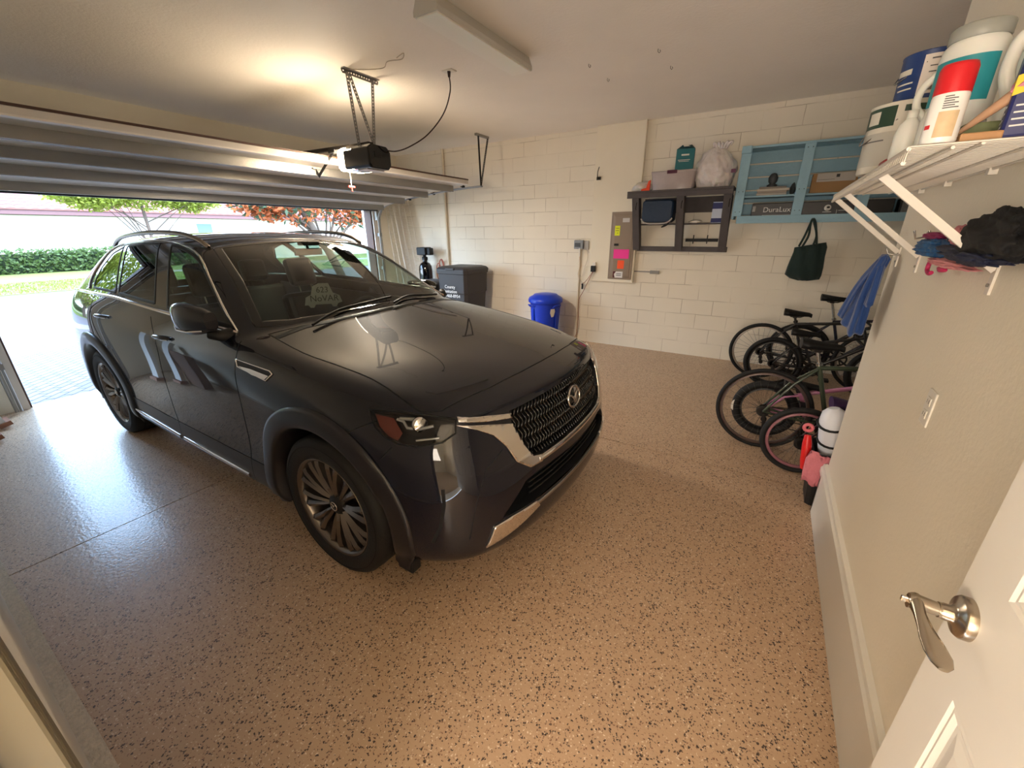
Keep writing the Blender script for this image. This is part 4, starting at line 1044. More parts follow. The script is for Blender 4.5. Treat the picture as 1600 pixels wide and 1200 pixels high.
# wheeled carts
def cart(name, x0, x1, y0, y1, h, m, label, txt=None):
    t = thing(name, label, 'trash can', ((x0+x1)/2, (y0+y1)/2, 0), 'wheeled carts against the block wall')
    k = .80; cx_, cy_ = (x0+x1)/2, (y0+y1)/2; rings = []
    for z, s in ((.03, k), (.10, k+.02), (h*.62, .93), (h*.64, .97), (h*.90, 1.0), (h*.90, 1.04), (h*.935, 1.04)):
        w_, d_ = (x1-x0)/2*s, (y1-y0)/2*s; c_ = .05
        rings.append([V((cx_+a, cy_+b_, z)) for a, b_ in ((-w_+c_, -d_), (w_-c_, -d_), (w_, -d_+c_), (w_, d_-c_), (w_-c_, d_), (-w_+c_, d_), (-w_, d_-c_), (-w_, -d_+c_))])
    mb = MB(); mb.rings(rings, False); mb.build('cart_body', m, t, bevel=.008)
    w_, d_ = (x1-x0)/2*1.05, (y1-y0)/2*1.06; mb = MB()
    rings = []
    for z, s in ((h*.93, 1), (h*.96, 1.0), (h*.985, .92), (h, .75)):
        rings.append([V((cx_+a*s, cy_+b_*s, z)) for a, b_ in ((-w_+.05, -d_), (w_-.05, -d_), (w_, -d_+.05), (w_, d_-.05), (w_-.05, d_), (-w_+.05, d_), (-w_, d_-.05), (-w_, -d_+.05))])
    mb.rings(rings, False); ld = mb.build('cart_lid', m, t, bevel=.008)
    mb = MB(); mb.box(cx_-.09, cx_+.09, y0-.03, y0+.05, h*.95, h*.985); mb.build('lid_handle', m, ld, bevel=.01)
    for s in (-1, 1):
        mb = MB(); mb.cyl((cx_+s*(x1-x0)*.42, y1-.08, .13), (cx_+s*(x1-x0)*.48, y1-.08, .13), .13, n=24); mb.build('wheel', m_matblack, t)
    mb = MB(); mb.tube([(x0+.08, y1+.02, h*.92), (x0+.08, y1+.07, h*.94), (x1-.08, y1+.07, h*.94), (x1-.08, y1+.02, h*.92)], .014, 8); mb.build('grab_bar', m, t)
    return t
m_cart = mat('cart charcoal', (52, 49, 50), .48); m_cart2 = mat('cart grey', (74, 76, 84), .5)
c1 = cart('trash_cart', -4.88, -4.24, 5.42, 6.08, 1.19, m_cart, 'black wheeled trash cart with white lettering, right of the softener')
mb = MB(); M = frame((-4.58, 5.405, .86), (1, 0, 0), (0, 0, 1))
for i, tx in enumerate(('County', 'Sanitation', '888-468-8954')): mb.text(tx, .075, Matrix.Translation((0, 0, -.075*i)) @ M, .001)
mb.build('cart_lettering', mat('stencil white', (235, 235, 232), .6), c1)
c2 = cart('recycling_cart', -5.36, -4.98, 5.30, 5.85, .93, m_cart2, 'dark grey wheeled cart, lower, left of the lettered black cart')
# blue bin
bb = thing('round_bin', 'round royal blue plastic trash bin with a lid against the block wall', 'trash can', (-3.02, 5.92, 0))
m_blue = mat('royal blue plastic', (22, 62, 205), .35)
mb = MB(); mb.lathe([(.20, 0), (.205, .02), (.245, .62), (.25, .66), (.262, .665), (.262, .69)], (-3.02, 5.92, 0), (0, 0, 1), 40); mb.build('bin_body', m_blue, bb)
mb = MB(); mb.lathe([(.275, .665), (.28, .70), (.262, .735), (.20, .77), (.185, .785), (.10, .80), (0, .802)], (-3.02, 5.92, 0), (0, 0, 1), 40); mb.build('bin_lid', m_blue, bb)
for a in (R(-120), R(-20)):
    d = V((math.cos(a), math.sin(a), 0)); t_ = V((-d.y, d.x, 0)); c = V((-3.02, 5.92, .60))+d*.245
    mb = MB(); mb.tube([c+t_*.06, c+t_*.06+d*.035+V((0, 0, .03)), c-t_*.06+d*.035+V((0, 0, .03)), c-t_*.06], .012, 8); mb.bar(c+t_*.02-V((0, 0, .36)), c+t_*.02-V((0, 0, .02)), .05, .012, up=d); mb.build('bin_handle', m_blue, bb)
mb = MB(); d = V((math.cos(R(-35)), math.sin(R(-35)), 0)); t_ = V((-d.y, d.x, 0)); c = V((-3.02, 5.92, .52))+d*.243
mb.add([c+t_*a+d*.005+V((0, 0, b_)) for a, b_ in ((-.035, .06), (.035, .06), (.045, .02), (.02, -.06), (-.02, -.07), (-.045, 0))], [(0, 1, 2, 3, 4, 5)]); mb.build('paper_label', m_trimw, bb)
# wire shelving leaning in the corner
m_wire = mat('white wire coat', (224, 216, 204), .45)
def wire_panel(x0, y0, x1, y1, L_, w_, label, n=3):
    """leaning ventilated shelf panel: foot (x0,y0), top leans to (x1,y1)"""
    t = thing('wire_rack', label, 'wire shelf', (x0, y0, 0), 'spare wire shelves leaning in the corner')
    a = V((x0, y0, .01)); b_ = V((x1, y1, L_)); d = (b_-a).normalized(); r = V((.55, .84, 0)).normalized(); r = (r-d*r.dot(d)).normalized()
    mb = MB()
    for k in range(n+1): mb.tube([a+r*w_*k/n, b_+r*w_*k/n], .004, 6)
    q = (b_-a).length; m_ = int(q/.03)
    for k in range(m_): p = a+d*(q*(k+.5)/m_); mb.tube([p, p+r*w_], .0026, 4, cap=False)
    mb.build('shelf_wires', m_wire, t)
    mb = MB(); nn = d.cross(r); mb.tube([a+nn*.03, b_+nn*.03], .004, 6); mb.build('shelf_lip', m_wire, t)
wire_panel(-5.95, 5.80, -6.36, 5.86, 2.34, .28, 'white wire shelving rack leaning in the far corner, front one of three')
wire_panel(-5.87, 5.86, -6.30, 5.90, 2.36, .30, 'white wire shelving rack leaning in the far corner, middle one of three')
wire_panel(-6.05, 5.72, -6.40, 5.82, 2.30, .25, 'white wire shelving rack leaning in the far corner, nearest the garage door jamb')

# ------------------------------------------------------------------ grey pallet shelf
m_gw = mat('grey stained wood', (84, 78, 78), .7, bump=.4, bscale=30, var=.2, vscale=9)
gs = thing('pallet_shelf', 'dark grey wall shelf made from a pallet with slanted legs', 'shelf', (-1.15, 6.1, 1.8))
Yw = YF
for i, (y0, y1) in enumerate(((5.85, 5.95), (5.965, 6.10), (6.115, Yw))):
    mb = MB(); mb.box(-1.80, -.535, y0, y1, 2.19, 2.215); mb.build('top_board', m_gw, gs, bevel=.004)
mb = MB(); mb.box(-1.80, -.535, 5.852, 5.875, 2.13, 2.19); mb.build('front_rail', m_gw, gs, bevel=.004)
for x_ in (-1.70, -1.13, -.59):
    mb = MB(); mb.prism([(x_-.045, 5.875, 2.19), (x_-.045, 5.99, 2.19), (x_-.045, Yw-.005, 1.47), (x_-.045, Yw-.11, 1.47)], (.09, 0, 0)); mb.build('leg_board', m_gw, gs, bevel=.004)
    mb = MB(); mb.tube([(x_+.03, 5.89, 2.08), (x_+.03, 5.86, 2.05), (x_+.03, 5.85, 2.0), (x_+.03, 5.87, 1.99)], .005, 6); mb.build('coat_hook', m_dark, gs)
mb = MB(); mb.box(-1.70, -.53, Yw-.07, Yw-.02, 1.455, 1.52); mb.build('bottom_rail', m_gw, gs, bevel=.004)
mb = MB(); mb.box(-1.68, -.56, 6.10, Yw-.005, 1.80, 1.815); mb.build('middle_board', m_gw, gs, bevel=.003)
mb = MB(); mb.box(-1.66, -.56, Yw-.03, Yw-.005, 1.95, 2.14); mb.build('back_board', m_gw, gs, bevel=.003)
mb = MB(); mb.box(-1.05, -.65, Yw-.09, Yw-.07, 1.585, 1.625)
for x_ in (-.95, -.78): mb.bar((x_, Yw-.1, 1.56), (x_, Yw-.1, 1.67), .012, .012, up=(0, 1, 0))
tag(mb.build('hook_strip', m_matblack, None), 'black hook strip inside the grey pallet shelf, lower right', 'hook rack')
# things on it
tbx = thing('tissue_box', 'teal cardboard box with torn open flaps on the clear plastic bin', 'box', (-1.16, 6.05, 2.44))
M = Matrix.Translation((-1.155, 6.02, 2.435)) @ Matrix.Rotation(R(8), 4, 'Z')
m_teal = mat('teal card', (12, 104, 112), .5)
mb = MB(); mb.box(-.105, .105, -.06, .06, 0, .235, M); mb.build('box_body', m_teal, tbx)
mb = MB(); mb.add([M @ V(p) for p in ((-.105, -.06, .235), (-.01, -.06, .235), (-.04, -.085, .275))], [(0, 1, 2)]); mb.add([M @ V(p) for p in ((.105, -.06, .235), (.105, .06, .235), (.06, 0, .285), (.02, -.06, .27))], [(0, 1, 2, 3)]); mb.add([M @ V(p) for p in ((-.105, .06, .235), (.105, .06, .235), (.07, .07, .28), (-.07, .07, .28))], [(0, 1, 2, 3)])
mb.build('box_flaps', mat('teal card dark', (10, 62, 70), .6), tbx)
mb = MB(); mb.box(-.045, .045, -.062, -.060, .16, .178, M); mb.box(-.08, .06, -.062, -.060, .110, .116, M); mb.box(-.07, .05, -.062, -.060, .095, .100, M); mb.build('box_print', m_trimw, tbx)
mb = MB(); mb.box(.1052, .1062, -.05, .05, .03, .20, M); mb.build('side_label', mat('card grey', (120, 118, 116), .6), tbx)
pb = thing('storage_bin', 'clear plastic storage bin with a purple latch on the grey shelf', 'storage bin', (-1.25, 6.05, 2.215))
mb = MB(); rings = []
for z, k in ((2.216, .92), (2.40, 1.0), (2.405, 1.03), (2.43, 1.03), (2.432, .95)):
    rings.append([V((-1.25+a*k, 6.03+b_*k, z)) for a, b_ in ((-.26, -.14), (-.24, -.16), (.24, -.16), (.26, -.14), (.26, .14), (.24, .16), (-.24, .16), (-.26, .14))])
mb.rings(rings, True); mb.build('bin_body', mat('milky plastic', (205, 192, 190), .25, trans=.25, var=.12, vscale=12), pb)
mb = MB(); mb.box(-1.32, -1.20, 5.855, 5.87, 2.395, 2.435); mb.build('bin_latch', mat('purple latch', (84, 36, 58), .4), pb, bevel=.004)
# white plastic bag
def blob(name, m, parent, c, r, seed, wr=.12, fr=9, squash_z0=None, lab=None, n=40, mk=26, shape=None, hf=0):
    mb = MB(); rings = []
    for i in range(mk+1):
        t = PI*i/mk; ring = []
        for k in range(n):
            a = 2*PI*k/n; d = V((math.sin(t)*math.cos(a), math.sin(t)*math.sin(a), math.cos(t)))
            q = 1
            if shape: q = shape(d, t, a)
            w_ = noise.noise(V((d.x*1.6+seed, d.y*1.6, d.z*1.2)))*wr+abs(noise.noise(V((math.cos(a)*fr*.45+seed, math.sin(a)*fr*.45, d.z*2.1))))*wr*.8
            if hf: w_ += hf*abs(noise.noise(V((d.x*3+seed, d.y*3.5, d.z*2.5))))+hf*.35*abs(noise.noise(V((d.x*7+seed, d.y*7, d.z*5))))-hf*.3
            p = V((c[0]+d.x*r[0]*(q+w_), c[1]+d.y*r[1]*(q+w_), c[2]+d.z*r[2]*(1+w_*.5)))
            if squash_z0 is not None and p.z < squash_z0: p.z = squash_z0
            ring.append(p)
        rings.append(ring)
    mb.rings(rings, True, cap=False); return mb.build(name, m, parent)
m_bag = mat('white bag film', (232, 222, 218), .32, trans=.12, sub=.15, bump=.9, bscale=14, var=.06)
wb = thing('plastic_bag', 'bulging white plastic shopping bag on the grey shelf', 'bag', (-.78, 6.03, 2.215))
blob('bag_body', m_bag, wb, (-.79, 6.03, 2.42), (.225, .16, .27), 3.3, .14, 10, 2.217, n=72, mk=48, hf=.16, shape=lambda d, t, a: 1-.50*max(0, d.z)**1.6)
mb = MB()
for k in range(5): mb.tube(spline([(-.80+.02*k, 6.0+.01*k, 2.62), (-.815+.035*k, 5.99, 2.685), (-.84+.05*k, 5.985, 2.70+.008*(k % 2)), (-.835+.045*k, 5.99, 2.66)], 4), [.02, .022, .02, .018, .018, .016, .014, .014, .012, .012, .010, .008, .006], 6)
mb.build('bag_knot', m_bag, wb)
mb = MB(); mb.text('THANK', .05, frame((-.80, 5.842, 2.47), (.96, -.15, 0), (0, 0, 1)), .001) if 0 else mb.box(-.60, -.55, 5.90, 5.905, 2.36, 2.40); 
mb.build('bag_print', mat('purple print', (110, 60, 90), .5), wb)
ob_ = thing('plastic_wrap', 'crumpled white plastic wrap with an orange corner at the left end of the grey shelf', 'wrapper', (-1.62, 6.0, 2.215))
blob('wrap_film', m_bag, ob_, (-1.65, 6.0, 2.26), (.12, .10, .07), 8.1, .35, 14, 2.217, n=28, mk=16)
mb = MB(); mb.prism([(-1.63, 5.87, 2.217), (-1.52, 5.87, 2.217), (-1.52, 5.89, 2.34), (-1.55, 5.90, 2.33), (-1.57, 5.89, 2.25), (-1.63, 5.89, 2.24)], (0, .02, 0)); mb.build('orange_piece', mat('orange plastic', (235, 80, 45), .4), ob_)
cb = thing('cooler_bag', 'navy soft cooler bag with a pale piping hung in the grey shelf, left bay', 'cooler bag', (-1.40, 6.05, 1.9))
rings = []; mb = MB()
for y_, k in ((5.93, .9), (5.95, 1), (6.15, 1), (6.17, .9)):
    rings.append([V((-1.41+a*k, y_, 1.965+b_*k)) for a, b_ in ((-.20, -.11), (-.16, -.135), (.16, -.135), (.20, -.11), (.20, .12), (.17, .14), (-.17, .14), (-.20, .12))])
mb.rings(rings, False); mb.build('bag_body', mat('navy nylon', (34, 52, 76), .4, bump=1, bscale=12), cb, bevel=.015)
mb = MB(); mb.tube(spline([(-1.61, 5.94, 1.88), (-1.55, 5.93, 1.825), (-1.41, 5.93, 1.815), (-1.27, 5.93, 1.825), (-1.21, 5.94, 1.88)], 5), .010, 8); mb.build('bag_piping', mat('pale piping', (170, 164, 158), .5), cb)
mb = MB(); mb.tube(spline([(-1.24, 5.95, 1.86), (-1.26, 5.93, 1.80), (-1.33, 5.93, 1.77), (-1.28, 5.93, 1.80)], 5), .008, 6); mb.build('bag_strap', m_matblack, cb)
db = thing('detergent_box', 'blue and white carton in the right bay of the grey shelf', 'carton', (-.68, 6.1, 1.81))
mb = MB(); mb.box(-.76, -.64, 6.08, 6.20, 1.816, 2.06); mb.build('carton_body', mat('pale blue card', (190, 200, 220), .5), db)
mb = MB(); mb.box(-.761, -.639, 6.078, 6.08, 1.98, 2.05); mb.box(-.761, -.639, 6.078, 6.08, 1.82, 1.87); mb.build('carton_print', mat('navy print', (30, 38, 100), .5), db)
blob('paper_scrap', m_trimw, None, (-.95, 6.13, 1.835), (.07, .05, .02), 2.2, .4, 12, 1.816, n=16, mk=10)['label'] = 'crumpled white paper on the middle board of the grey shelf'
bpy.data.objects['paper_scrap']['category'] = 'paper'

# ------------------------------------------------------------------ blue pallet shelf
m_bw = mat('blue painted wood', (146, 182, 198), .6, bump=.4, bscale=30, var=.1, vscale=7)
bs = thing('blue_shelf', 'pale blue wall shelf made from a pallet, open front with wide uprights', 'shelf', (.4, 6.1, 2.2))
X0, X1 = -.52, 1.75
def bd(n_, *a): mb = MB(); mb.box(*a); return mb.build(n_, m_bw, bs, bevel=.004)
bd('bottom_rail', X0+.06, X1, 5.95, 5.972, 1.80, 1.885)
bd('bottom_board', X0+.06, X1, 5.972, YF, 1.83, 1.85)
for x_ in (-.465, .135, .70, 1.5):
    mb = MB(); mb.prism([(x_-.05, 5.93, 1.88), (x_-.05, 5.93, 2.60), (x_-.05, 5.952, 2.60), (x_-.05, 5.952, 1.80+.085)], (.10, 0, 0)); mb.build('upright', m_bw, bs, bevel=.004)
    mb = MB()
    for zz in (1.93, 2.15, 2.56): mb.cyl((x_-.02, 5.931, zz), (x_-.02, 5.928, zz), .005, n=8); mb.cyl((x_+.025, 5.931, zz), (x_+.025, 5.928, zz), .005, n=8)
    mb.build('screw_heads', m_dark, bs)
for i in range(5):
    z = 1.90+i*.145; bd('back_board', X0+.02, X1, YF-.025, YF-.005, z, z+.128)
bd('top_board', X0, X1, 5.955, 6.05, 2.60, 2.625); bd('top_board', X0, X1, 6.065, 6.16, 2.60, 2.625); bd('top_board', X0, X1, 6.175, YF, 2.60, 2.625)
bd('end_block', X0-.0, X0+.10, 5.90, 6.0, 2.55, 2.625); bd('middle_shelf', X0+.08, X1, 5.99, YF-.03, 2.085, 2.105); bd('side_board', X0, X0+.025, 5.955, YF, 1.85, 2.60)
pk = thing('flooring_carton', 'long black carton with white lettering lying in the blue shelf', 'carton', (.2, 6.08, 1.85))
mb = MB(); mb.box(-.32, .98, 6.0, 6.17, 1.852, 2.02, Matrix.Translation((0, 0, 0))); mb.build('carton_body', mat('black carton', (30, 28, 30), .4), pk, bevel=.008)
mb = MB(); mb.text('DuraLux', .078, frame((-.20, 5.998, 1.945), (1, 0, 0), (0, 0, 1)), .001, 'LEFT'); mb.box(-.20, .10, 5.997, 5.999, 1.885, 1.890)
mb.lathe([(.032, 0), (.032, .002), (0, .002)], (.42, 5.998, 1.95), (0, -1, 0), 24); mb.box(.38, .46, 5.997, 5.999, 1.905, 1.911); mb.box(.505, .508, 5.997, 5.999, 1.88, 1.93); mb.box(.52, .60, 5.997, 5.999, 1.918, 1.922); mb.build('carton_lettering', mat('print white', (215, 214, 210), .6), pk)
mb = MB(); mb.lathe([(.016, 0), (.016, .001), (0, .001)], (.425, 5.9955, 1.955), (0, -1, 0), 20, flat=.6); mb.build('carton_logo', m_matblack, pk)
mb = MB(); mb.box(-.31, -.28, 5.998, 6.0, 1.93, 1.99); mb.build('end_mark', mat('print grey white', (160, 160, 158), .6), pk)
for i, (x0, x1, h_, c_) in enumerate(((-.30, .0, .022, (176, 168, 158)), (-.295, .0, .022, (150, 140, 130)), (-.30, .02, .026, (190, 180, 166)), (-.28, -.01, .02, (128, 120, 112)))):
    mb = MB(); z = 2.106+sum((.022, .022, .026, .02)[:i]); mb.box(x0, x1, 6.0, 6.18, z, z+h_-.001)
    tag(mb.build('book', mat('book page %d' % i, c_, .7), None, bevel=.003), ['lowest thin pale book in the stack on the blue shelf', 'second book from the bottom in the blue shelf stack', 'third book from the bottom in the blue shelf stack', 'top book of the stack on the blue shelf'][i], 'book', 'books stacked on the blue shelf')
mb = MB(); mb.box(-.12, .14-.05, 6.02, 6.2, 2.106, 2.13); 
mb = MB()
mb.lathe([(.05, 0), (.055, .02), (.03, .035), (.045, .06), (.05, .10), (.03, .14), (0, .15)], (-.16, 6.1, 2.197), (0, 0, 1), 16); tag(mb.build('garden_nozzle', mat('dim grey metal', (70, 72, 74), .4, .3), None), 'dark grey nozzle-like item standing on the stacked books', 'tool')
blob('cloth_bundle', mat('dim cloth', (66, 74, 76), .8), None, (.055, 6.13, 2.17), (.025, .06, .06), 5.5, .3, 9, 2.107, n=24, mk=14)
tag(bpy.data.objects['cloth_bundle'], 'dark crumpled cloth bundle between the books and the first inner upright', 'cloth')
mb = MB(); mb.box(.22, .62, 6.0, 6.2, 2.106, 2.30); kb = mb.build('cardboard_box', mat('kraft card', (150, 116, 76), .75), None, bevel=.004); tag(kb, 'open brown cardboard box with a white flap label in the blue shelf', 'box')
mb = MB(); mb.box(.26, .60, 5.997, 5.999, 2.215, 2.298); mb.build('box_label', mat('label dull white', (176, 170, 162), .6), kb)
mb = MB(); mb.box(.43, .46, 5.995, 5.997, 2.255, 2.285); mb.box(.27, .42, 5.995, 5.997, 2.235, 2.238); mb.build('label_print', m_matblack, kb)
mb = MB(); mb.box(1.02, 1.32, 5.99, 6.16, 1.852, 2.02); kb = mb.build('black_case', m_matblack, None, bevel=.01); tag(kb, 'black case with a speckled grey panel at the right end of the blue shelf', 'case')
mb = MB(); mb.box(1.04, 1.22, 5.986, 5.99, 1.86, 1.99); mb.build('case_panel', mat('speckled grey', (110, 110, 108), .6, var=.5, vscale=60), kb)
# green tote
tt = thing('tote_bag', 'dark green tote bag hanging by its straps from the blue shelf', 'bag', (.36, 6.15, 1.2))
def tshape(mb, outline, y0, th, seed):
    pass
rings = []
prof_ = [(1.145, .06, .36, .38), (1.165, .15, .37, .60), (1.21, .185, .345, 1.0), (1.30, .18, .35, 1.0), (1.42, .165, .355, .95), (1.50, .16, .36, .75), (1.555, .15, .35, .4)]
for z, w_, cx_, th in prof_:
    ring = []
    for k in range(32):
        a = 2*PI*k/32; wv = 1+.05*math.sin(a*7+z*20)
        ring.append(V((cx_+w_*math.cos(a), 6.16+.075*th*math.sin(a)*wv*1.0+.01*math.sin(7*a+z*9), z+(.0 if z < 1.5 else .03*math.cos(a)))))
    rings.append(ring)
m_green = mat('bottle green cloth', (16, 40, 36), .75, bump=.5, bscale=20, sheen=.3)
mb = MB(); mb.rings(rings); mb.build('bag_body', m_green, tt)
for dx in (0, .035):
    mb = MB(); pts = spline([(.24+dx, 6.10, 1.54), (.27+dx, 6.0, 1.66), (.295, 5.94, 1.80), (.31, 5.935, 1.84), (.34-dx*.3, 5.94, 1.79), (.38, 6.0, 1.66), (.41-dx, 6.10, 1.55)], 5)
    for p, q in zip(pts, pts[1:]): mb.bar(p, q, .022, .004, up=(0, 1, .2))
    mb.build('strap', m_green, tt)
# ------------------------------------------------------------------ tag in the windshield
tg = thing('car_tag', 'dim grey car-shaped paper tag reading 623 NoVAR behind the windshield', 'paper tag', (0, 0, 0))
q0 = px(478, 449); q1 = px(541, 447); ctr = (q0+q1)/2; n_ = BVH.find_nearest(ctr)[1] if 0 else V((.55, 0, .83)).normalized()
ctr = CM @ (ctr-n_*.10); ex_ = (CM.to_3x3() @ (q1-q0)).normalized(); ey_ = (V((0, 0, 1))-ex_*ex_.z).normalized()
W_ = (q1-q0).length*.95; M = frame(ctr, ex_, ey_)
sil = [(-.5, -.16), (-.46, .05), (-.32, .12), (-.26, .34), (-.1, .42), (.16, .42), (.26, .16), (.44, .08), (.5, -.10), (.38, -.14), (.33, -.23), (.24, -.23), (.19, -.15), (-.22, -.15), (-.27, -.23), (-.36, -.23), (-.41, -.16)]
mb = MB(); mb.prism([M @ V((a*W_, b_*W_, 0)) for a, b_ in sil], (M.to_3x3() @ V((0, 0, -.002)))); mb.build('tag_card', mat('tag grey', (176, 176, 172), .7), tg)
mb = MB(); mb.text('623', W_*.22, M @ Matrix.Translation((-.02*W_, .24*W_, .003)), .0005); mb.text('NoVAR', W_*.24, M @ Matrix.Translation((.02*W_, .01*W_, .003)), .0005); mb.build('tag_writing', mat('tag ink', (40, 40, 42), .7), tg)
# ------------------------------------------------------------------ bicycles
m_spoke = mat('spoke steel', (88, 84, 80), .3, .8)
def bike(name, label, x, y, R_, frame_m, seat_h, seat_x=None, tw=.022, rim_m=None, yaw=0, lean=0, fat=1.0, seat_m=None, seat_w=1.0, low=False, wb=None, bar_h=None, step=False, extra=None):
    t = thing(name, label, 'bicycle', (0, 0, 0), 'bicycles stored in the alcove')
    rim_m = rim_m or mat('rim black', (30, 28, 28), .4); seat_m = seat_m or m_matblack
    wb = wb or R_*2+.36; s = R_/.34; ft = .016*max(.8, s)*fat
    def whl(cx, n_):
        mb = MB(); c = V((cx, 0, R_)); n = 56
        mb.tube([c+V((math.cos(a)*(R_-tw), 0, math.sin(a)*(R_-tw))) for a in [2*PI*i/n for i in range(n)]], tw, 10, closed=True); w_ = mb.build('wheel', m_tyre, t)
        mb = MB(); rr = R_-2*tw-.006
        prof = [(rr-.010, -.010), (rr+.008, -.011), (rr+.010, 0), (rr+.008, .011), (rr-.010, .010), (rr-.014, 0), (rr-.010, -.010)]
        mb.lathe(prof, c, (0, 1, 0), n, cap=False); mb.build('rim', rim_m, w_)
        mb = MB(); ns = 28
        for i in range(ns):
            a = 2*PI*i/ns; sgn = 1 if i % 2 else -1
            mb.cyl(c+V((math.cos(a+.25*(1 if i % 4 < 2 else -1))*.022, sgn*.028, math.sin(a+.25*(1 if i % 4 < 2 else -1))*.022)), c+V((math.cos(a)*(rr-.01), 0, math.sin(a)*(rr-.01))), .0011, n=4, cap=False)
        mb.build('spokes', m_spoke, w_)
        mb = MB(); mb.cyl(c+V((0, -.05, 0)), c+V((0, .05, 0)), .014, n=12); mb.cyl(c+V((0, -.032, 0)), c+V((0, -.026, 0)), .028, n=16); mb.cyl(c+V((0, .026, 0)), c+V((0, .032, 0)), .028, n=16); mb.build('hub', m_dark, w_)
        return w_
    w1 = whl(0, 0); w2 = whl(wb, 1)
    bb_ = V((.43*s if not low else .36*s+.05, 0, .27*s+.02 if R_ > .3 else R_*.95)); st = V((bb_.x-.14*s, 0, min(seat_h-.12, bb_.z+.46*s)))
    if low: st = V((bb_.x-.10, 0, seat_h-.08))
    ht = V((wb-.20*s-.03, 0, max(st.z+.06, R_*2+.10))); hb_ = ht+V((.035, 0, -.11)); fr_ = V((wb, 0, R_)); rx = V((0, 0, R_))
    mb = MB(); mb.tube([bb_, st], ft, 10); mb.tube([bb_, hb_], ft*1.25, 10)
    if step: mb.tube(spline([st+V((0, 0, -.10)), (st+hb_)/2+V((0, 0, -.05)), hb_+V((-.01, 0, .05))], 5), ft, 10)
    else: mb.tube([st+V((.0, 0, -.02)), ht+V((0, 0, -.02))], ft*1.05, 10)
    mb.tube([ht+V((-.006, 0, .02)), hb_+V((.003, 0, -.02))], ft*1.35, 12)
    mb.tube([bb_+V((0, -.035, 0)), bb_+V((0, .035, 0))], .022, 12)
    for sg in (-1, 1):
        mb.tube([bb_+V((-.02, sg*.02, 0)), V((.10, sg*.045, R_*.95)), rx+V((0, sg*.055, 0))], ft*.62, 8)
        mb.tube([st+V((0, sg*.012, -.03)), V((st.x*.55, sg*.045, (st.z+R_)/2+.05)), rx+V((0, sg*.055, 0))], ft*.55, 8)
    fm = mb.build('frame', frame_m, t)
    mb = MB(); mb.tube([hb_+V((.005, 0, -.02)), hb_+V((.012, 0, -.05))], ft*1.3, 10)
    for sg in (-1, 1): mb.tube([hb_+V((.010, sg*.015, -.04)), hb_+V((.025, sg*.058, -.07)), fr_+V((-.02, sg*.058, .12)), fr_+V((0, sg*.055, 0))], ft*.9, 8)
    mb.build('fork', frame_m, t)
    bh = bar_h or ht.z+.10
    mb = MB(); mb.tube([ht, V((ht.x-.03, 0, bh-.02)), V((ht.x+.03, 0, bh))], .014, 8); mb.tube(spline([V((ht.x-.06, -.28, bh+.03)), V((ht.x+.0, -.18, bh+.02)), V((ht.x+.03, 0, bh)), V((ht.x+.0, .18, bh+.02)), V((ht.x-.06, .28, bh+.03))], 4), .011, 8); hbm = mb.build('handlebar', m_matblack, t)
    for sg in (-1, 1):
        mb = MB(); mb.tube([V((ht.x-.015, sg*.20, bh+.022)), V((ht.x-.065, sg*.295, bh+.03))], .016, 8); mb.build('grip', m_matblack, hbm)
    mb = MB(); d = (st-bb_).normalized(); sp_ = st+d*((seat_h-.06-st.z)/max(.3, d.z)); mb.tube([st-d*.05, sp_], .013*max(.8, s), 10); mb.tube([st, st+d*.02], ft*1.4, 10); mb.build('seat_post', m_dark if seat_h < .9 else m_satin, t)
    # saddle: wide at the back, narrow nose towards the handlebar
    L_ = .27*(.8+.2*s); rings = []
    for i in range(10):
        u = i/9; w_ = (.085*(1-u)**1.3+.022)*seat_w*(.85+.15*s)*(1 if i else .7); h_ = .036*(1-.45*u); zc = seat_h-.02+.015*(1-u)*(1-u)-(.012 if i == 9 else 0)
        rings.append([V((sp_.x-L_*.42+L_*u, w_*math.cos(a), zc+h_*(math.sin(a) if math.sin(a) > 0 else math.sin(a)*1.2))) for a in [2*PI*k/16 for k in range(16)]])
    mb = MB(); mb.rings(rings); sd_ = mb.build('saddle', seat_m, t)
    mb = MB(); 
    for sg in (-1, 1): mb.tube([V((sp_.x-.08, sg*.02, seat_h-.03)), V((sp_.x-.04, sg*.02, seat_h-.058)), V((sp_.x+.05, sg*.02, seat_h-.058)), V((sp_.x+.10, sg*.015, seat_h-.035))], .0035, 6)
    mb.box(sp_.x-.02, sp_.x+.02, -.022, .022, seat_h-.068, seat_h-.05); mb.build('saddle_rails', m_dark, sd_)
    mb = MB(); cr = .085*s
    mb.lathe([(cr, -.004), (cr, .004), (cr*.8, .005), (cr*.8, -.005), (cr, -.004)], bb_+V((0, -.05, 0)), (0, 1, 0), 28, cap=False)
    for k in range(4): a = k*PI/2+.4; mb.bar(bb_+V((0, -.05, 0)), bb_+V((math.cos(a)*cr*.85, -.05, math.sin(a)*cr*.85)), .012, .005, up=(0, 1, 0))
    ca = R(-35); mb.bar(bb_+V((0, -.06, 0)), bb_+V((math.cos(ca)*.16*s, -.068, math.sin(ca)*.16*s)), .02, .012, up=(0, 1, 0)); mb.bar(bb_+V((0, .05, 0)), bb_+V((-math.cos(ca)*.16*s, .068, -math.sin(ca)*.16*s)), .02, .012, up=(0, 1, 0)); ck = mb.build('crankset', m_dark, t)
    for sg in (1, -1):
        p = bb_+V((sg*math.cos(ca)*.16*s, -sg*.068, sg*math.sin(ca)*.16*s)); mb = MB(); mb.box(p.x-.045, p.x+.045, min(p.y, p.y-sg*.09), max(p.y, p.y-sg*.09), p.z-.012, p.z+.012); mb.build('pedal', m_matblack, ck)
    mb = MB(); cy = -.045
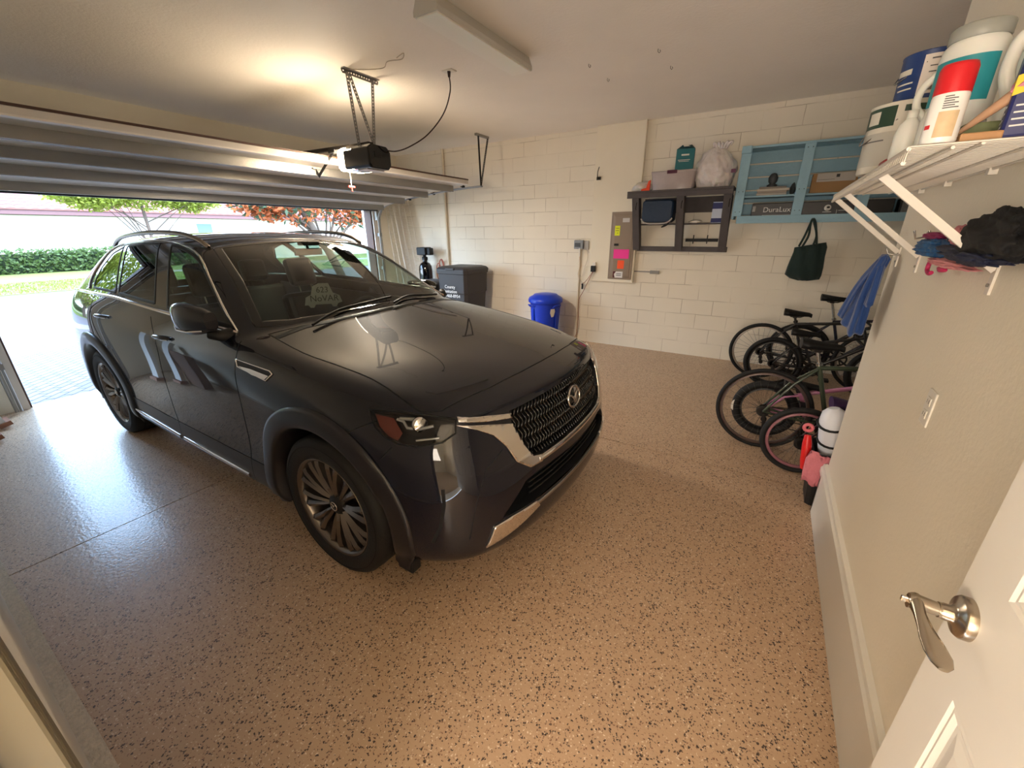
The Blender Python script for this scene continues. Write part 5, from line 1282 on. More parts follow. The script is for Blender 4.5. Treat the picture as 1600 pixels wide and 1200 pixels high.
    mb.lathe([(.045, -.012), (.05, 0), (.035, .012), (.03, -.012)], rx+V((0, cy, 0)), (0, 1, 0), 20)
    mb.tube([rx+V((0, cy, .042)), bb_+V((0, cy, cr))], .004, 5); mb.tube([rx+V((-.0, cy, -.042-.06*(not low))), bb_+V((0, cy, -cr))], .004, 5); mb.build('chain', m_dark, t)
    if not low:
        mb = MB(); mb.bar(rx+V((.01, -.06, -.01)), rx+V((.025, -.065, -.12)), .03, .02); mb.cyl(rx+V((.015, -.07, -.06)), rx+V((.015, -.058, -.06)), .022, n=12); mb.cyl(rx+V((.03, -.07, -.12)), rx+V((.03, -.058, -.12)), .022, n=12); mb.build('derailleur', m_dark, t)
    mb = MB(); mb.tube([bb_+V((-.06, .05, -.02)), V((bb_.x-.13, .16, .01))], .007, 6); mb.build('kickstand', m_dark, t)
    t.rotation_euler = (lean, 0, yaw); t.location = (x, y, 0)
    if extra: extra(t, w1)
    return t
m_olive = mat('olive frame', (58, 70, 54), .3, coat=.5); m_pinkf = mat('pink frame', (206, 134, 176), .3, coat=.5); m_maroon = mat('maroon frame', (60, 22, 34), .35, coat=.4)
m_blackf = mat('black frame', (22, 22, 26), .3, coat=.5); m_navyf = mat('navy frame', (28, 30, 52), .3, coat=.5)
m_rimg = mat('rim grey', (150, 140, 132), .35, .6); m_rimp = mat('rim pink', (150, 98, 108), .4); m_pseat = mat('purple seat', (62, 36, 84), .4)
bike('bicycle', 'olive green bicycle with thin tyres, largest of the near bikes by the corner', .15, 3.66, .345, m_olive, .93, tw=.017, yaw=R(4), rim_m=mat('rim brown', (96, 80, 76), .35, .3))
bike('bicycle', 'small bicycle with pink rims and purple saddle, nearest the wall corner', .415, 3.36, .262, m_maroon, .60, tw=.021, rim_m=m_rimp, seat_m=m_pseat, low=True, yaw=R(5), step=True)
def stick(t, w1):
    mb = MB(); c = V((-.235, -.026, .25)); mb.add([c+V((.026*math.cos(a)*.8, -.001, .05*math.sin(a))) for a in [2*PI*i/16 for i in range(16)]], [tuple(range(16))]); mb.build('tyre_sticker', m_trimw, w1)
bike('bicycle', 'pink framed bicycle with fat black tyre and white tyre sticker, inside the olive one', .17, 3.92, .255, m_pinkf, .53, tw=.032, low=True, fat=1.3, extra=stick, step=False, rim_m=mat('rim black', (30, 28, 28), .4), yaw=R(2))
bike('bicycle', 'black bicycle with a grey-rimmed rear wheel reaching farthest left along the block wall', .07, 5.66, .34, m_blackf, .84, tw=.02, rim_m=m_rimg, seat_w=1.25)
bike('bicycle', 'dark mid-size bicycle with a rear derailleur, just in front of the back row', .21, 5.36, .295, m_blackf, .68, tw=.025, rim_m=mat('rim black', (30, 28, 28), .4))
bike('bicycle', 'navy bicycle with a high narrow black saddle, rearmost against the block wall', .46, 5.98, .33, m_navyf, .99, tw=.024, rim_m=mat('rim black', (30, 28, 28), .4))

# ------------------------------------------------------------------ bin behind the corner
tn = thing('toy_bin', 'black plastic bin stuffed with sports gear behind the wall corner', 'bin', (.60, 3.05, 0))
mb = MB(); rings = []
for z, k in ((0, .82), (.36, 1), (.37, 1.04), (.39, 1.04), (.39, .97), (.05, .80)):
    rings.append([V((.60+a*k, 3.045+b_*k, z)) for a, b_ in ((-.155, -.11), (-.13, -.13), (.13, -.13), (.155, -.11), (.155, .11), (.13, .13), (-.13, .13), (-.155, .11))])
mb.rings(rings, False, cap=False); mb.add(rings[-1], [tuple(range(8))]); mb.build('bin_body', mat('black bin', (26, 25, 26), .45), tn)
kbg = thing('kit_bag', 'white kit bag with black piping sticking out of the black bin', 'bag', (.6, 3.05, .2))
rings = []
A, B = V((.60, 3.05, .16)), V((.50, 3.06, .66)); d = (B-A).normalized(); e1 = V((0, 1, 0)); e2 = d.cross(e1)
for u, r_ in ((0, .05), (.1, .075), (.5, .082), (.85, .075), (.95, .06), (1, .03)): rings.append([A+(B-A)*u+(e1*math.cos(a)*.9+e2*math.sin(a))*r_ for a in [2*PI*k/20 for k in range(20)]])
mb = MB(); mb.rings(rings); kb_ = mb.build('bag_body', mat('bag white', (222, 224, 232), .5), kbg)
for u in (.58, .80):
    mb = MB(); mb.tube([A+(B-A)*(u+.06*math.cos(a*1.0))+(e1*math.cos(a)*.9+e2*math.sin(a))*.083 for a in [2*PI*k/20 for k in range(20)]], .008, 6, closed=True); mb.build('bag_piping', m_matblack, kb_)
mb = MB(); mb.tube([(.43, 2.985, .24), (.42, 2.98, .30), (.405, 2.985, .42), (.40, 3.0, .47)], [.028, .030, .026, .018], 12); tag(mb.build('red_bat', mat('red toy', (214, 30, 28), .4), None), 'red plastic toy bat leaning out of the black bin', 'toy')
mb = MB(); mb.tube([(.392+.022*math.cos(a), 3.0, .52+.022*math.sin(a)) for a in [2*PI*k/14 for k in range(14)]], .011, 8, closed=True); tag(mb.build('toy_ring', mat('rose toy', (214, 110, 120), .5), None), 'small rose coloured toy ring at the top of the red bat', 'toy')
rings = []
for i, (z, ox) in enumerate(((.40, .02), (.41, -.012), (.36, -.022), (.27, -.02), (.20, -.014))):
    rings.append([V((.428+.11*u+ox*(1-u*.3)+.006*math.sin(u*18+i), 2.900-.006*math.sin(u*25+i*2)-.004*i, z-.03*u+.01*math.sin(u*9))) for u in [k/14 for k in range(15)]])
mb = MB(); mb.rings(rings, True, cap=False, closed=False); o = mb.build('pink_cloth', mat('pink mesh cloth', (206, 122, 134), .8, bump=.6, bscale=80), None); so_ = o.modifiers.new('s', 'SOLIDIFY'); so_.thickness = .006
tag(o, 'pink mesh cloth draped over the rim of the black bin', 'cloth')
mb = MB(); mb.rings([[V((.43+.02*i, 2.905+.04*u, z)) for u in (0, 1)] for i, z in ((0, .4), (1, .41))], False, cap=False, closed=False)

# ------------------------------------------------------------------ wire shelf with its load on the right wall
SZ = 1.885
wsf = thing('wire_shelf', 'white ventilated wire shelf with diagonal brackets on the right wall', 'shelf', (XR, 1.9, SZ))
ya, yb2 = 1.33, 2.83
mb = MB(); n = int((yb2-ya)/.0254)
for i in range(n+1):
    y_ = ya+(yb2-ya)*i/n; mb.tube([(XR-.01, y_, SZ), (.215, y_, SZ), (.212, y_, SZ-.03)], .0024, 4, cap=False)
for x_, z_ in ((.214, SZ-.004), (.211, SZ-.032), (.285, SZ-.008), (.33, SZ-.004), (.43, SZ-.004), (XR-.012, SZ-.004)): mb.tube([(x_, ya, z_), (x_, yb2, z_)], .0038 if x_ > .22 else .005, 6)
mb.tube([(.212, yb2, SZ-.034), (.214, yb2, SZ), (XR-.01, yb2, SZ)], .004, 6)
mb.build('shelf_deck', m_wire, wsf)
for y_ in (1.64, 2.38, 2.74):
    mb = MB(); mb.bar((.222, y_, SZ-.028), (XR-.006, y_, SZ-.255), .020, .008, up=(0, 1, 0)) if 0 else mb.bar((.222, y_, SZ-.028), (XR-.006, y_, SZ-.275), .012, .02, up=(1, 0, .9)); mb.box(XR-.006, XR, y_-.012, y_+.012, SZ-.34, SZ-.25); bk_ = mb.build('shelf_bracket', m_wire, wsf)
    mb = MB(); mb.cyl((XR-.006, y_, SZ-.315), (XR-.010, y_, SZ-.315), .005, n=10); mb.build('bracket_screw', m_satin, bk_)
for y_ in (1.45, 1.9, 2.3, 2.65):
    mb = MB(); mb.box(XR-.02, XR, y_-.012, y_+.012, SZ-.02, SZ+.012); mb.build('wall_clip', m_wire, wsf)
m_lbl = mat('label print', (90, 88, 88), .6)
def lab(mb, c, r, z0, z1, a0, a1, n=10, lift=.0012):
    rg = []
    for z in (z0, z1): rg.append([V((c[0]+(r+lift)*math.cos(a0+(a1-a0)*k/n), c[1]+(r+lift)*math.sin(a0+(a1-a0)*k/n), z)) for k in range(n+1)])
    mb.rings(rg, True, cap=False, closed=False)
def can(label, c, r, h, m, bands):
    t = thing('paint_can', label, 'paint can', c, 'paint cans stacked on the wire shelf')
    mb = MB(); mb.lathe([(r*.97, 0), (r, .004), (r, h-.006), (r*1.02, h-.003), (r*1.02, h), (r*.93, h), (r*.90, h-.008), (0, h-.008)], c, (0, 0, 1), 40); mb.build('can_body', m, t)
    for nm, mm, z0, z1, a0, a1 in bands:
        mb = MB(); lab(mb, c, r, c[2]+z0, c[2]+z1, R(a0), R(a1), lift=.0012 if nm != 'print' else .0022); mb.build({'print': 'label_print'}.get(nm, nm), mm, t)
    mb = MB(); mb.tube(spline([V(c)+V((r*math.cos(R(140)), r*math.sin(R(140)), h*.8)), V(c)+V((-r*1.12, -r*.2, h*.45)), V(c)+V((r*math.cos(R(255)), r*math.sin(R(255)), h*.75))], 6), .002, 6); mb.build('can_wire_handle', m_satin, t)
m_cw = mat('can label cream', (198, 192, 178), .5); m_dg = mat('dark green label', (36, 60, 44), .5); m_nb = mat('navy label', (28, 52, 104), .45)
c0 = (.275, 1.95, SZ+.004)
can('cream and green paint can, lower of the stacked pair', c0, .083, .195, m_cw, [('label', m_dg, .13, .185, 165, 250), ('print', m_cw, .14, .175, 195, 222), ('label', mat('label dull', (170, 166, 156), .5), .02, .115, 170, 262), ('print', m_dg, .165, .182, 262, 300), ('print', m_lbl, .05, .055, 265, 300), ('print', m_lbl, .09, .094, 180, 240)])
can('navy paint can with a white text label, upper of the stacked pair', (.305, 1.95, SZ+.201), .066, .125, m_nb, [('label', mat('label pale', (214, 204, 196), .5), .012, .112, 248, 330), ('print', m_cw, .07, .085, 190, 228), ('print', m_lbl, .02, .032, 262, 300), ('print', m_lbl, .098, .102, 262, 310), ('print', m_lbl, .08, .083, 262, 300), ('print', m_lbl, .065, .068, 262, 306), ('print', m_cw, .045, .049, 195, 236), ('print', m_cw, .03, .034, 200, 236)])
# big tub with teal label
m_whp = mat('white plastic', (224, 222, 214), .35, sub=.1)
tub = thing('plastic_tub', 'large white plastic jug with a grey lid and teal label behind the spray can', 'jug', (.40, 1.62, SZ))
c = (.335, 1.64, SZ+.004)
mb = MB(); mb.lathe([(.055, 0), (.061, .01), (.061, .08), (.056, .09), (.061, .10), (.062, .225), (.059, .245), (.052, .255)], c, (0, 0, 1), 36); mb.build('tub_body', m_whp, tub)
mb = MB(); mb.lathe([(.054, .255), (.056, .258), (.056, .282), (.052, .286), (0, .287)], c, (0, 0, 1), 36); mb.build('tub_lid', mat('grey lid', (150, 150, 142), .4), tub)
mb = MB(); lab(mb, c, .062, c[2]+.12, c[2]+.215, R(185), R(305)); mb.build('tub_label', mat('teal label', (40, 140, 150), .45), tub)
mb = MB(); mb.tube(spline([V(c)+V((-.055, .02, .20)), V(c)+V((-.078, .015, .17)), V(c)+V((-.08, .01, .13)), V(c)+V((-.056, .01, .10))], 5), .009, 8); mb.build('tub_grip', m_whp, tub)
for lb, (x_, y_), s_ in (('small white bottle with a rounded shoulder, left of the spray can', (.248, 1.62), .72), ('small white spray bottle between the spray can and the big jug', (.275, 1.50), .75)):
    t = thing('white_bottle', lb, 'bottle', (x_, y_, SZ)); c = (x_, y_, SZ+.004)
    mb = MB(); mb.lathe([(.034*s_, 0), (.038*s_, .01), (.038*s_, .09*s_), (.030*s_, .12*s_), (.014*s_, .14*s_)], c, (0, 0, 1), 24); mb.build('bottle_body', m_whp, t)
    mb = MB(); mb.lathe([(.016*s_, .14*s_), (.016*s_, .165*s_), (0, .168*s_)], c, (0, 0, 1), 16); mb.build('bottle_cap', m_whp, t)
mb = MB(); mb.box(.225, .255, 1.70, 1.78, SZ+.004, SZ+.022); tag(mb.build('red_tray', mat('dull red', (150, 44, 44), .5), None, bevel=.006), 'dull red roller tray end at the front edge of the wire shelf', 'tray')
sc_ = thing('spray_can', 'white spray paint can with a tall red cap at the shelf front', 'spray can', (.275, 1.27, SZ)); c = (.262, 1.36, SZ+.004)
mb = MB(); mb.lathe([(.028, 0), (.030, .004), (.030, .088), (.028, .096), (.025, .098)], c, (0, 0, 1), 32); mb.build('can_body', mat('spray white', (232, 228, 222), .3), sc_)
mb = MB(); mb.lathe([(.030, .092), (.030, .138), (.027, .146), (0, .148)], c, (0, 0, 1), 32); mb.build('spray_cap', mat('red cap', (200, 28, 34), .45), sc_)
mb = MB(); lab(mb, c, .030, c[2]+.010, c[2]+.058, R(238), R(300)); mb.build('can_label', mat('tan print', (206, 178, 140), .5, var=.2, vscale=60), sc_)
mb = MB()
for i in range(6): lab(mb, c, .030, c[2]+.063+i*.0042, c[2]+.065+i*.0042, R(244), R(290-(i*13 % 22)), lift=.0018)
mb.build('label_print', m_lbl, sc_)
mb = MB(); lab(mb, c, .030, c[2]+.028, c[2]+.036, R(200), R(222), lift=.0016); mb.build('red_mark', mat('red cap', (0, 0, 0)), sc_)
# brush, caulk, card, navy jug, white jug
br_ = thing('paint_brush', 'wooden handled brush lying across the items right of the spray can', 'brush', (.33, 1.25, SZ))
mb = MB(); mb.tube([(.305, 1.44, SZ+.030), (.335, 1.40, SZ+.060), (.365, 1.37, SZ+.090)], [.004, .009, .012], 8); mb.build('brush_handle', mat('tan wood', (190, 150, 120), .5), br_)
mb = MB(); mb.box(-.018, .018, -.012, .012, 0, .05, Matrix.Translation((.365, 1.37, SZ+.085)) @ Matrix.Rotation(R(55), 4, (.7, .7, 0))); mb.build('brush_bristle', mat('pink bristle', (205, 130, 150), .7), br_)
mb = MB(); mb.box(.295, .36, 1.35, 1.42, SZ+.004, SZ+.02); tag(mb.build('wood_block', mat('wood tan', (178, 134, 92), .6), None, bevel=.003), 'flat tan wood block on the shelf right of the spray can', 'wood block')
mb = MB(); mb.box(.32, .39, 1.46, 1.53, SZ+.004, SZ+.055); tag(mb.build('seed_packet_box', mat('olive dim', (120, 128, 88), .6, var=.3, vscale=30), None, bevel=.004), 'olive printed carton behind the tan wood block', 'carton')
nj = thing('navy_carton', 'navy blue carton with yellow band at the right edge of the shelf', 'carton', (.42, 1.25, SZ))
M = Matrix.Translation((.415, 1.38, SZ+.004)) @ Matrix.Rotation(R(-12), 4, 'Z')
mb = MB(); mb.box(-.055, .055, -.04, .04, 0, .16, M); mb.build('jug_body', mat('navy pack', (26, 34, 92), .4), nj, bevel=.006)
mb = MB(); mb.prism([M @ V(p) for p in ((-.056, -.0412, .075), (.056, -.0412, .11), (.056, -.0412, .14), (-.056, -.0412, .11))], M.to_3x3() @ V((0, .001, 0))); mb.prism([M @ V(p) for p in ((-.0562, -.04, .075), (-.0562, .04, .075), (-.0562, .04, .11), (-.0562, -.04, .11))], M.to_3x3() @ V((.001, 0, 0))); mb.build('yellow_band', mat('yellow band', (226, 196, 40), .5), nj)
mb = MB()
for i in range(4): mb.box(-.0568, -.0560, -.03, .02-.006*i, .02+i*.012, .023+i*.012, M); mb.box(-.045, .03-.01*i, -.0412, -.0405, .02+i*.012, .023+i*.012, M)
mb.build('pack_print', mat('print white', (215, 214, 210)), nj)
wj = thing('white_jug', 'tall white handled jug at the right frame edge of the wire shelf', 'jug', (.45, 1.42, SZ)); c = (.445, 1.56, SZ+.004)
mb = MB(); mb.lathe([(.05, 0), (.058, .01), (.058, .15), (.05, .20), (.03, .235), (.018, .245)], c, (0, 0, 1), 28); mb.build('jug_body', m_whp, wj)
mb = MB(); mb.tube(spline([V(c)+V((-.03, -.01, .235)), V(c)+V((-.062, -.03, .22)), V(c)+V((-.07, -.035, .16)), V(c)+V((-.052, -.03, .11))], 5), .013, 8); mb.build('jug_handle', m_whp, wj)
mb = MB(); mb.lathe([(.02, .245), (.02, .27), (0, .272)], c, (0, 0, 1), 16); mb.build('jug_cap', mat('jug cap grey', (120, 122, 124), .4), wj)

# ------------------------------------------------------------------ hanging clothes
def fold_cloth(name, m, parent, pts, r, seed, n=22, wav=.25, k_=5):
    """soft hanging cloth along a line with folds"""
    P_ = spline(pts, 5); m_ = len(P_); rings = []
    for i, p in enumerate(P_):
        t = (P_[min(i+1, m_-1)]-P_[max(0, i-1)]).normalized(); a1 = t.cross(V((1, 0, 0))).normalized(); a2 = t.cross(a1); rr = r[0]+(r[1]-r[0])*i/(m_-1) if len(r) == 2 else r[min(len(r)-1, int(i/(m_-1)*len(r)))]
        if i in (0, m_-1): rr *= .35
        rings.append([p+(a1*math.cos(a)*1.0+a2*math.sin(a)*.45)*rr*(1+wav*math.sin(k_*a+seed+i*.25)+wav*.5*noise.noise(V((i*.3, a*2, seed)))) for a in [2*PI*q/(n*2) for q in range(n*2)]])
    mb = MB(); mb.rings(rings, True); return mb.build(name, m, parent)
m_bluej = mat('blue cloth', (16, 58, 118), .7, bump=.4, bscale=25, sheen=.3)
bj = thing('blue_jacket', 'blue jacket hanging on a wall hook beside the corner', 'jacket', (.48, 2.7, 1.6))
fold_cloth('jacket_body', m_bluej, bj, [(.47, 2.70, 1.60), (.45, 2.72, 1.52), (.44, 2.74, 1.42), (.435, 2.76, 1.30), (.43, 2.79, 1.23)], (.035, .10), 1.2, wav=.22)
fold_cloth('jacket_sleeve', m_bluej, bj, [(.46, 2.70, 1.58), (.42, 2.76, 1.48), (.39, 2.80, 1.36), (.375, 2.83, 1.27)], (.03, .042), 4.2, wav=.15)
fold_cloth('jacket_sleeve', m_bluej, bj, [(.46, 2.69, 1.56), (.455, 2.68, 1.45), (.45, 2.67, 1.35)], (.03, .038), 2.2, wav=.15)
mb = MB(); mb.tube([(XR, 2.70, 1.60), (XR-.05, 2.70, 1.605), (XR-.06, 2.70, 1.63)], .004, 6); tag(mb.build('wall_hook', m_satin, None), 'metal hook holding the blue jacket', 'hook')
hk = MB(); hk.box(XR-.012, XR, 1.35, 2.35, 1.675, 1.705)
for y_ in (1.5, 1.7, 1.9, 2.1, 2.3): hk.tube([(XR-.01, y_, 1.69), (XR-.05, y_, 1.68), (XR-.06, y_, 1.71)], .004, 6)
tag(hk.build('hook_rail', m_satin, None), 'metal hook rail on the right wall behind the hanging clothes', 'hook rail')
def lump(name, c, r, m, seed, label, cat, wr=.35):
    o = blob(name, m, None, c, r, seed, wr, 8, None, n=80, mk=44, hf=.5); tag(o, label, cat, 'clothes on the hook rail'); return o
lump('black_jacket', (.470, 1.54, 1.700), (.036, .20, .055), mat('black cloth', (22, 21, 22), .85, bump=.8, bscale=18), 7.7, 'bunched black jacket hanging on the hook rail', 'jacket', .45)
lump('navy_bag', (.468, 1.66, 1.648), (.035, .22, .026), mat('navy cloth', (28, 34, 60), .6, bump=.6, bscale=18), 2.7, 'navy bundle hanging below the black jacket', 'bag', .3)
o = lump('backpack', (.472, 2.02, 1.655), (.032, .17, .030), mat('teal blue cloth', (24, 82, 132), .5, bump=.7, bscale=20, var=.5, vscale=14), 1.1, 'teal and blue swirled backpack on the hook rail', 'backpack', .25)
o = lump('magenta_strap', (.475, 2.08, 1.692), (.02, .11, .012), mat('magenta cloth', (150, 36, 92), .6), 9.1, 'magenta strap lying on top of the backpack', 'strap', .3)
o = lump('pink_bag', (.477, 1.86, 1.612), (.022, .18, .013), mat('pink cloth', (226, 150, 150), .6, var=.3, vscale=22), 6.1, 'pink patterned bag edge hanging under the backpack', 'bag', .4)
mb = MB(); mb.tube(spline([(.49, 2.06, 1.615), (.49, 2.10, 1.605), (.49, 2.105, 1.575), (.49, 2.07, 1.565), (.49, 2.05, 1.57)], 5), .007, 8); mb.build('strap_loop', mat('magenta plastic', (186, 40, 90), .4), o)
blob('strap_end', mat('magenta plastic', (186, 40, 90)), o, (.485, 1.93, 1.590), (.012, .03, .010), 3.1, .2, 8, None, n=20, mk=12)
o = lump('pink_fabric', (.470, 1.80, 1.695), (.022, .055, .028), mat('dusty pink', (196, 124, 130), .7), 4.4, 'dusty pink fabric between black jacket and bracket', 'cloth', .3)
# switch plate
ot = thing('outlet', 'white duplex outlet plate on the right wall', 'outlet', (XR, 1.73, 1.17))
mb = MB(); mb.box(XR-.006, XR, 1.695, 1.767, 1.113, 1.230); mb.build('outlet_plate', m_trimw, ot, bevel=.003)
for zz in (1.150, 1.193):
    mb = MB(); mb.box(XR-.009, XR-.006, 1.714, 1.748, zz-.014, zz+.014); s_ = mb.build('socket', m_trimw, ot, bevel=.003)
    mb = MB(); mb.box(XR-.0095, XR-.0088, 1.722, 1.724, zz-.006, zz+.006); mb.box(XR-.0095, XR-.0088, 1.738, 1.740, zz-.006, zz+.006); mb.build('socket_slots', m_gap, s_)
# boards and boxes leaning by the opening, near side
mb = MB(); M = Matrix.Translation((-5.16, .20, 0)) @ Matrix.Rotation(R(8), 4, 'X'); mb.box(-.38, .0, -.05, .05, .01, .75, M)
tag(mb.build('cardboard_box', mat('brown card', (120, 84, 62), .7), None, bevel=.004), 'brown cardboard box leaning at the left edge near wall', 'box')
m_mdf = mat('white faced board', (228, 226, 222), .4)
for i, (xx, yy, lb) in enumerate(((-5.55, .33, 'white board with a brown end leaning at the left edge, front one'), (-5.92, .44, 'white board with a brown end leaning at the left edge, rear one'))):
    t = thing('leaning_board', lb, 'board', (xx, yy, 0), 'boards leaning by the garage opening')
    M = Matrix.Translation((xx, yy, .0)) @ Matrix.Rotation(R(14), 4, 'X')
    mb = MB(); mb.box(-.16, .0, -.05, .0, .06, 1.1, M); mb.build('board_face', m_mdf, t)
    mb = MB(); mb.box(-.17, .02, -.06, .03, .03, .07, M); mb.build('board_end', mat('brown end', (150, 104, 82), .6), t)
# ------------------------------------------------------------------ outside
GZ = -.02
def ground_mat(name, c1, c2, scale, bump=.3):
    m, nt, b, N, L = node_mat(name); tc = N('ShaderNodeTexCoord'); n = N('ShaderNodeTexNoise'); n.inputs['Scale'].default_value = scale; n.inputs['Detail'].default_value = 6; L(tc.outputs['Object'], n.inputs['Vector'])
    mx = N('ShaderNodeMix'); mx.data_type = 'RGBA'; mx.inputs[6].default_value = rgb(c1); mx.inputs[7].default_value = rgb(c2); L(n.outputs['Fac'], mx.inputs[0]); L(mx.outputs[2], b.inputs['Base Color']); b.inputs['Roughness'].default_value = .85
    bp = N('ShaderNodeBump'); bp.inputs['Strength'].default_value = bump; bp.inputs['Distance'].default_value = .02; L(n.outputs['Fac'], bp.inputs['Height']); L(bp.outputs['Normal'], b.inputs['Normal'])
    return m
m, nt, b, N, L = node_mat('herringbone pavers')
tc = N('ShaderNodeTexCoord'); mp = N('ShaderNodeMapping'); mp.inputs['Rotation'].default_value = (0, 0, R(45)); L(tc.outputs['Object'], mp.inputs[0])
br = N('ShaderNodeTexBrick'); br.inputs['Scale'].default_value = 1; br.inputs['Brick Width'].default_value = .21; br.inputs['Row Height'].default_value = .105; br.inputs['Mortar Size'].default_value = .010; br.offset = .5
br.inputs['Color1'].default_value = rgb((124, 112, 108)); br.inputs['Color2'].default_value = rgb((106, 94, 92)); br.inputs['Mortar'].default_value = rgb((66, 56, 55)); L(mp.outputs[0], br.inputs['Vector']); L(br.outputs['Color'], b.inputs['Base Color']); b.inputs['Roughness'].default_value = .8
bp = N('ShaderNodeBump'); bp.invert = True; bp.inputs['Strength'].default_value = .6; bp.inputs['Distance'].default_value = .01; L(br.outputs['Fac'], bp.inputs['Height']); L(bp.outputs['Normal'], b.inputs['Normal']); m_pav = m
def slab(name, x0, x1, y0, y1, z, m, label): mb = MB(); mb.box(x0, x1, y0, y1, z-.1, z); return struct(name, mb, m, label)
slab('driveway', -12.6, XD-.12, -1.2, 8.5, GZ, m_pav, 'herringbone paver driveway')
slab('sidewalk', -14.6, -12.6, -30, 60, -.06, ground_mat('pale concrete', (134, 122, 114), (150, 138, 128), 3), 'pale concrete walk across the drive')
slab('road', -20.9, -14.6, -30, 60, -.08, ground_mat('asphalt grey', (90, 82, 84), (112, 102, 104), 40), 'grey street')
m_lawn = ground_mat('lawn', (78, 90, 30), (118, 120, 46), 1.2, .6)
slab('lawn', -26.3, -20.9, -30, 60, -.06, m_lawn, 'lawn strip beside the street'); slab('sidewalk', -27.6, -26.3, -30, 60, -.05, MATS['pale concrete'], 'far sidewalk'); slab('lawn', -46, -27.6, -30, 60, -.06, m_lawn, 'lawn before the neighbouring house')
slab('lawn', -12.6, XD-.2, -30, -1.2, -.05, m_lawn, 'lawn left of the drive'); slab('lawn', -12.6, XD-.2, 8.5, 60, -.05, m_lawn, 'lawn right of the drive')
# grass blades along the lawns near the street
rng = random.Random(3); mb = MB()
for i in range(9000):
    x, y = rng.uniform(-26.2, -21), rng.uniform(-2, 13); h_ = rng.uniform(.03, .07); a = rng.uniform(0, PI)
    dx, dy = math.cos(a)*.018, math.sin(a)*.018; mb.add([(x-dx, y-dy, -.06), (x+dx, y+dy, -.06), (x+rng.uniform(-.02, .02), y+rng.uniform(-.02, .02), -.06+h_)], [(0, 1, 2)])
tag(mb.build('grass', mat('grass blades', (118, 134, 46), .7, var=.4, vscale=1.5), None, fixn=False), 'short yellow-green grass across the street', 'grass', None, 'stuff')
# neighbour house
HX = -34
nh = thing('neighbour_house', 'white stucco house with a pink clay tile roof across the street', 'house', (HX, 12, 0))
m_stucco = mat('white stucco', (226, 218, 206), .8, bump=.2, bscale=8)
mb = MB(); mb.box(HX-10, HX, -14, 34, -.1, 2.78); mb.build('house_wall', m_stucco, nh)
mb = MB(); mb.box(HX-.1, HX+.65, -14.5, 34.5, 2.80, 3.06); mb.build('fascia', mat('fascia mauve', (110, 76, 78), .6), nh)
m_tile = mat('clay tile', (140, 84, 76), .7, var=.25, vscale=1.3)
mb = MB(); rows = 12; tw_ = .42
for r_ in range(rows):
    x0 = HX+.72-r_*.40; z0 = 3.08+r_*.17
    ys_ = [-4+tw_*.25*i for i in range(int(34/(tw_*.25)))]
    prof = [V((x0, y_, z0+.06*abs(math.sin(PI*y_/tw_)))) for y_ in ys_]; prof2 = [V((x0-.44, y_, z0+.15+.06*abs(math.sin(PI*y_/tw_)))) for y_ in ys_]; prof0 = [V((x0, y_, z0-.05)) for y_ in ys_]
    mb.rings([prof0, prof, prof2], False, cap=False, closed=False)
mb.build('tile_roof', m_tile, nh, fixn=False)
mb = MB(); mb.prism([(HX+.65, -14.5, 3.0), (HX-5, -14.5, 5.2), (HX-10, -14.5, 3.0)], (0, 49, 0)); mb.build('roof_deck', m_tile, nh)
for y_ in (14.4,):
    mb = MB(); mb.box(HX, HX+.06, y_-.55, y_+.55, 1.5, 2.55); wf = mb.build('window_frame', mat('win frame', (196, 176, 160), .6), nh); mb = MB(); mb.box(HX+.06, HX+.07, y_-.45, y_+.45, 1.6, 2.45); mb.build('window_pane', mat('far glass', (70, 100, 110), .1), wf)
# leafy things
def leaf_mat(name, c, var=.35):
    m, nt, b, N, L = node_mat(name); tc = N('ShaderNodeTexCoord'); n = N('ShaderNodeTexNoise'); n.inputs['Scale'].default_value = 3.5; n.inputs['Detail'].default_value = 5; L(tc.outputs['Object'], n.inputs['Vector'])
    mx = N('ShaderNodeMix'); mx.data_type = 'RGBA'; c2 = rgb(c); mx.inputs[6].default_value = tuple(v*(1-var) for v in c2[:3])+(1,); mx.inputs[7].default_value = tuple(min(1, v*(1+var)) for v in c2[:3])+(1,)
    L(n.outputs['Fac'], mx.inputs[0]); L(mx.outputs[2], b.inputs['Base Color']); b.inputs['Roughness'].default_value = .55
    tr = N('ShaderNodeBsdfTranslucent'); L(mx.outputs[2], tr.inputs[0]); ms = N('ShaderNodeMixShader'); ms.inputs[0].default_value = .35; L(b.outputs[0], ms.inputs[1]); L(tr.outputs[0], ms.inputs[2]); L(ms.outputs[0], nt.nodes['Material Output'].inputs[0])
    return m
def leaves(mb, rng, c, r, n, L_, w_, shell=.5):
    for i in range(n):
        d = V((rng.gauss(0, 1), rng.gauss(0, 1), rng.gauss(0, 1))).normalized(); p = V((c[0]+d.x*r[0]*rng.uniform(shell, 1), c[1]+d.y*r[1]*rng.uniform(shell, 1), c[2]+d.z*r[2]*rng.uniform(shell, 1)))
        a = V((rng.gauss(0, 1), rng.gauss(0, 1), rng.gauss(0, .7))).normalized(); b_ = a.cross(V((rng.gauss(0, 1), rng.gauss(0, 1), rng.gauss(0, 1)))).normalized(); k = rng.uniform(.7, 1.3)
        mb.add([p, p+a*L_*k*.5+b_*w_*k*.5, p+a*L_*k, p+a*L_*k*.5-b_*w_*k*.5], [(0, 1, 2, 3)])
rng = random.Random(11)
hd = thing('hedge', 'low clipped green hedge along the white house wall', 'hedge', (HX+1.3, 8, 0)); 
mb = MB(); nb_ = 9000
